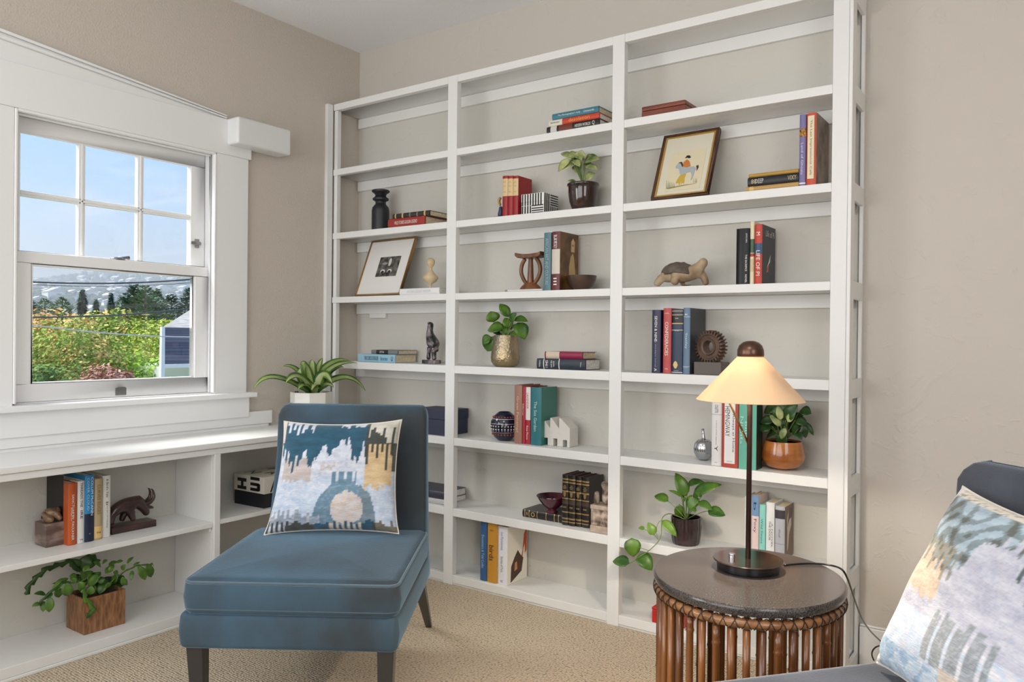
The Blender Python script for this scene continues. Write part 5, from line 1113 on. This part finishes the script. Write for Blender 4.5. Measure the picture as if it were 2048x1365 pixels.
# ------------------------------------------------------------------ outside the window
def oat(u,v,X): return at(u,v,0,X)
BARK=mat('bark',srgb(84,66,52),.9)
def grid_terrain(name,x0,x1,y0,y1,nx,ny,fz,m,lab):
    vs=[];fs=[]
    for i in range(nx+1):
        for j in range(ny+1):
            x=x0+(x1-x0)*i/nx; y=y0+(y1-y0)*j/ny; vs.append((x,y,fz(x,y)))
    for i in range(nx):
        for j in range(ny): a=i*(ny+1)+j; fs.append((a,a+1,a+ny+2,a+ny+1))
    o=MB().add(vs,fs).build(name,m,None,smooth=True); return S(o)
GRD=mat('grass_ground',srgb(92,104,60),.9,c2=srgb(130,124,84),vscale=.4)
HILLM=mat('wooded_hill',srgb(70,92,74),.9,c2=srgb(104,120,96),vscale=.035,vdetail=8)
def gz(x,y): return -3.4
grid_terrain('ground',-60,-.6,-30,60,4,4,lambda x,y:-3.4,GRD,'')
def hz_(x,y):
    d=(-x-60)/440
    return -8+ 46*max(0,d)**1.25 + 4*math.sin(y*.021+x*.011)*max(0,d) +3*math.sin(y*.05+1)*max(0,d)
HILL=grid_terrain('hillside',-520,-60,-120,620,40,60,hz_,HILLM,'')
MTN=mat('far_ridge',srgb(70,84,70),.95)
def mz(x,y):
    t=(y-600)/900
    return 92+52*math.exp(-((y-690)/150)**2)+10*math.sin(y*.014)+5*math.sin(y*.05)
b=MB(); vs=[];fs=[]
N=80
for j in range(N+1):
    y=-200+ 2200*j/N; zt=mz(0,y); vs+=[(-1400,y,-30),(-1500,y,zt*.8),(-1560,y,zt),(-1700,y,-30)]
for j in range(N):
    for q in range(3): fs.append((j*4+q,(j+1)*4+q,(j+1)*4+q+1,j*4+q+1))
S(b.add(vs,fs).build('far_hills',MTN,None,smooth=True))
def foliage_mesh(c,r,n,ls,seed,flat=.0,lobes=9,shell=.55,ground=None):
    R=random.Random(seed); b=MB(); lob=[]
    for i in range(lobes):
        v=Vector((R.gauss(0,1),R.gauss(0,1),R.gauss(0,1))).normalized()
        lob.append((Vector((c[0]+v.x*r[0]*.55,c[1]+v.y*r[1]*.55,c[2]+v.z*r[2]*.5)),R.uniform(.38,.6)))
    lob.append((Vector(c),.75))
    for i in range(n):
        L_,s=lob[i%len(lob)]
        v=Vector((R.gauss(0,1),R.gauss(0,1),R.gauss(0,1))).normalized(); q=R.uniform(shell,1)
        p=L_+Vector((v.x*r[0]*s*q,v.y*r[1]*s*q,v.z*r[2]*s*q))
        a=Vector((R.gauss(0,1),R.gauss(0,1),R.gauss(0,.45))).normalized(); nrm=(v+Vector((R.gauss(0,.5),R.gauss(0,.5),R.gauss(.5,.5)))).normalized()
        a=(a-nrm*a.dot(nrm)); a=a.normalized() if a.length>.01 else Vector((1,0,0)); bb=nrm.cross(a); e=ls*R.uniform(.6,1.3)
        b.add([p-a*e,p-bb*e*.5,p+a*e,p+bb*e*.5],[(0,1,2,3)])
    return b
def fol_mat(name,c1,c2,sc=.8,lo=.38,hi=.62):
    M=mat(name,srgb(*c1),.7,c2=srgb(*c2),vscale=sc,vdetail=5,lo=lo,hi=hi,spec=.2); return M
MP=fol_mat('maple_gold_green',(120,150,48),(244,200,126),3.0,.48,.68); MP2=fol_mat('maple_green',(112,150,42),(206,206,92),2.2); PKM=fol_mat('pink_shrub_leaf',(150,100,80),(206,156,140),2.5); BGM=fol_mat('bright_bush_leaf',(110,160,40),(176,206,70),2)
CNM=fol_mat('conifer_needles',(58,82,66),(92,118,96),.8); CN2=fol_mat('cypress_foliage',(88,114,92),(126,148,116),.8)  # conifer tones lightened in the base colour to stand in for haze
def tree(name,label,cat,u,v,X,r,n,ls,m,group,seed,trunk=True):
    c=oat(u,v,X); t=empty(name,(c.x,c.y,-3.4),0,label,cat,group)
    zc=c.z+3.4
    foliage_mesh((0,0,zc),r,n,ls,seed).build('crown',m,t)
    if trunk: MB().tube([(0,0,0),(.05,0,zc*.5),(0,0,zc)],[.16,.12,.05],8).build('trunk',BARK,t)
    return t
G='maples below the window'
tree('maple_tree','golden-green maple crown filling the left of the lower window sash','tree',95,735,-10.5,(1.5,1.15,.92),11000,.036,MP,G,1)
tree('maple_tree','golden-green maple in the middle of the lower sash','tree',195,735,-11.5,(1.5,1.25,.98),11000,.038,MP,G,2)
tree('maple_tree','green-gold maple beside the grey-roofed house','tree',280,735,-12.5,(1.5,.85,1.0),8000,.038,MP2,G,3)
tree('maple_tree','orange-tinted maple top rising at the left edge of the lower sash','tree',60,675,-16,(1.5,1.3,.8),3200,.075,fol_mat('maple_orange',(184,160,76),(236,178,112),1.8),G,4)
tree('maple_tree','yellow maple top behind the middle maple','tree',225,675,-19,(1.8,2.0,.85),3200,.08,MP,G,5)
tree('maple_tree','low green maple behind the house ridge','tree',335,668,-24,(2,1.8,.7),2600,.1,MP2,G,6)
tree('shrub','bright lime bush at the foot of the maple beside the house','shrub',290,752,-9.6,(.6,.45,.55),1800,.04,BGM,'shrubs below the maples',7,False)
tree('shrub','pinkish red shrub low in the middle of the lower sash','shrub',200,768,-8.6,(.6,.55,.35),2200,.035,PKM,'shrubs below the maples',8,False)
tree('shrub','green shrub low at the left of the lower sash','shrub',90,775,-8.8,(.7,.6,.45),2200,.04,fol_mat('shrub_green',(70,110,40),(130,160,80),2),'shrubs below the maples',9,False)
def conifer(label,u,vt,X,h,r,m,seed,cyp=False):
    c=oat(u,vt,X); t=empty('conifer',(c.x,c.y,c.z-h),0,label,'tree','conifers beyond the maples'); R=random.Random(seed); b=MB()
    n=3600
    for i in range(n):
        s=R.random()**.7; zz=h*(1-s); rad=r*(s if not cyp else min(1,s*3)**.6)*(.75+.25*math.sin(zz*9+1)) ; a=R.uniform(0,2*PI); q=R.uniform(.45,1)
        p=Vector((rad*q*math.cos(a),rad*q*math.sin(a),zz)); d=Vector((math.cos(a),math.sin(a),-.35+.8*cyp)).normalized(); sd=Vector((-math.sin(a),math.cos(a),0)); e=h*.032*R.uniform(.7,1.4)
        b.add([p,p+d*e*.6-sd*e*.5,p+d*e*1.5,p+d*e*.6+sd*e*.5],[(0,1,2,3)])
    b.build('crown',m,t); MB().tube([(0,0,-4),(0,0,h*.95)],[.18,.03],6).build('trunk',BARK,t)
conifer('pointed dark spruce standing alone left of the middle of the lower sash',165,578,-26,2.6,.62,CNM,1)
conifer('broad dark conifer, leftmost of the close group near the right of the lower sash',268,571,-34,4.2,1.0,CNM,2,True)
conifer('broad grey-green conifer in the centre of the close group',290,574,-33,4.2,1.25,CN2,3,True)
conifer('grey-green conifer at the right of the close group',312,580,-35,4.2,1.0,CN2,4,True)
conifer('small dark conifer standing further right, near the sash stile',343,590,-40,3.6,1.0,CNM,5,True)
conifer('dark conifer touching the right stile of the lower sash',380,578,-38,4.2,1.1,CNM,6,True)
conifer('faint dark tree at the left edge of the lower sash',52,588,-40,3.5,.9,CNM,7,True)
conifer('slim conifer between the lone spruce and the close group',222,585,-45,3.6,.7,CNM,8)
conifer('round-topped dark tree left of the lone spruce',125,596,-44,3.4,1.2,CN2,9,True)
conifer('low conifer right of the lone spruce',192,598,-46,3.2,.9,CNM,10)
conifer('low grey-green tree left of the round-topped dark one',90,598,-50,3.4,1.8,CN2,11,True)
conifer('small tree between the slim conifer and the close group',245,595,-52,3.4,1.2,CN2,12,True)
# houses on the far hillside
R=random.Random(4)
HW=mat('far_house_white',srgb(250,248,244),.7); HR=mat('far_house_roof',srgb(200,196,192),.8)
def far_house(sx,sy,sz):
    b=MB(); b.box((-sx,-sy,-1.5),(sx,sy,sz)); b.cur=1; b.prism([(-sy*1.1,sz),(sy*1.1,sz),(0,sz*1.5)],-sx*1.05,sx*1.05,0); return b
base=None; spots=[]; lab=['near the foot of the distant hillside','halfway up the distant hillside','high on the distant hillside']
while len(spots)<150:
    X=-R.uniform(215,480); u=R.uniform(40,390)
    p=oat(u,600,X)
    if all(math.hypot(X-a_,p.y-b_)> 6 for a_,b_ in spots): spots.append((X,p.y))
for i,(X,Y) in enumerate(spots):
    zz=hz_(X,Y)
    if i==0: base=far_house(1.5,2.0,1.8).build('hillside_house',[HW,HR],None,loc=(X,Y,zz)); o=base
    else:
        o=base.copy(); COL.objects.link(o); o.location=(X,Y,zz); s=R.uniform(.6,1.5); o.scale=(s,s,s); o.rotation_euler=(0,0,R.uniform(-.6,.6))
    q=lab[0 if X>-280 else 1 if X>-380 else 2]
    tag(o,'tiny pale house '+q,'house','houses '+q)
b=MB()
for i in range(2600):
    X=-R.uniform(120,500); u=R.uniform(35,395); p=oat(u,600,X); r_=R.uniform(.5,1.5)*(.6+(-X)/500)
    b.ball((p.x,p.y,hz_(X,p.y)+r_*.4),(r_,r_,r_*R.uniform(.8,1.6)),6,4)
tag(b.build('distant_trees',fol_mat('hill_tree',(40,66,44),(70,92,58),.05),HILL),kind='stuff')
# neighbour house
X=-9.2
Pr=oat(388,606,X-1.6); Pl=oat(325,655,X); Pe=oat(322,733,X); Pw=oat(322,765,X)
SHG=bpy.data.materials.new('grey_shingles'); SHG.use_nodes=True; n=SHG.node_tree.nodes; l=SHG.node_tree.links; bs=n['Principled BSDF']; bs.inputs['Roughness'].default_value=.9
tc=n.new('ShaderNodeTexCoord'); mp=n.new('ShaderNodeMapping'); mp.inputs['Rotation'].default_value=(PI/2,0,PI/2); br=n.new('ShaderNodeTexBrick'); br.inputs['Color1'].default_value=(*srgb(96,98,112),1); br.inputs['Color2'].default_value=(*srgb(78,80,94),1); br.inputs['Mortar'].default_value=(*srgb(58,58,70),1); br.inputs['Scale'].default_value=9
l.new(tc.outputs['Object'],mp.inputs[0]); l.new(mp.outputs[0],br.inputs['Vector']); l.new(br.outputs[0],bs.inputs['Base Color'])
t=empty('neighbour_house',(X,Pl.y,-3.4),0,'neighbouring house with a steep grey shingle roof and pale green wall','house')
def hb(bm,name,m,bev=0): bm.v=[(x-X,y-Pl.y,z+3.4) for x,y,z in bm.v]; return bm.build(name,m,t,bev=bev)
yl=Pl.y; zr=Pl.z; ze=Pe.z; yr=yl+3.2
rise=(oat(388,606,X-1.2).z-zr)
yb_=oat(325,733,X+.35); b=MB(); b.add([(X,yl,zr),(X,yr,zr),(X+.35,yr,yb_.z),(X+.35,yb_.y,yb_.z)],[(0,1,2,3)]); b.add([(X-.06,yl,zr),(X-.06,yr,zr),(X+.29,yr,yb_.z),(X+.29,yb_.y,yb_.z)],[(0,3,2,1)]); hb(b,'roof',SHG)
ze=yb_.z; q2=oat(396,610,X-1.6)
b=MB(); b.add([(X,yl,zr),(X,yr,zr),(X-1.6,yr,q2.z),(X-1.6,q2.y,q2.z)],[(0,1,2,3)]); hb(b,'roof_top',mat('sunlit_shingle',srgb(176,172,164),.9,c2=srgb(146,142,136),vscale=6,stretch=(1,1,8)))  # upper slope coloured paler than the lower roof to look sunlit
hb(MB().box((X+.30,yb_.y-.01,ze-.03),(X+.40,yr,ze+.03)),'gutter',mat('house_white_paint',srgb(236,238,238),.5))
hb(MB().box((X-3,yb_.y+.06,-3.4),(X+.24,yr,ze-.02)),'wall',mat('pale_green_siding',srgb(196,206,188),.8))
b=MB(); w0=oat(312,762,X+.36); w1=oat(327,762,X+.36); w2=oat(326,656,X+.36); w3=oat(320,654,X+.36); b.prism([(w0.y,-3.3),(w1.y,-3.3),(w2.y,w2.z),(w3.y,w3.z)],X+.36,X+.42,0); hb(b,'corner_board',mat('house_white_paint',(0,0,0)))
# power lines
CB=mat('cable_dark',srgb(60,66,72),.6); CW_=mat('cable_light',srgb(190,192,190),.5)
for (a,c,m,r_,lab) in (((20,563),(420,556),CB,.011,'dark power line crossing near the top of the lower sash'),((20,568),(420,563),CB,.004,'thin faint cable just below the top power line'),((20,635),(420,613),CB,.011,'dark power line rising right across the maples'),((20,645),(420,675),CW_,.009,'pale cable falling right across the maples')):
    p,q=oat(*a,-7),oat(*c,-7); pts=[p.lerp(q,i/12)-Vector((0,0,.05*math.sin(PI*i/12))) for i in range(13)]
    pts[0]=pts[0]+(pts[0]-pts[1])*3; pts[-1]=pts[-1]+(pts[-1]-pts[-2])*3
    tag(MB().tube(pts,r_,6).build('power_line',m,None,smooth=True),lab,'cable',None)
# sea haze over the hills, a real volume
HZ=bpy.data.materials.new('haze'); HZ.use_nodes=True; n=HZ.node_tree.nodes; l=HZ.node_tree.links; n.clear()
o_=n.new('ShaderNodeOutputMaterial'); vs_=n.new('ShaderNodeVolumeScatter'); vs_.inputs['Color'].default_value=(.88,.94,1,1); vs_.inputs['Density'].default_value=.0030; vs_.inputs['Anisotropy'].default_value=.5; l.new(vs_.outputs[0],o_.inputs['Volume'])
tag(MB().box((-1650,-150,-40),(-55,2100,60)).build('haze',HZ,None),'blue haze over the distant hills','haze',kind='stuff')
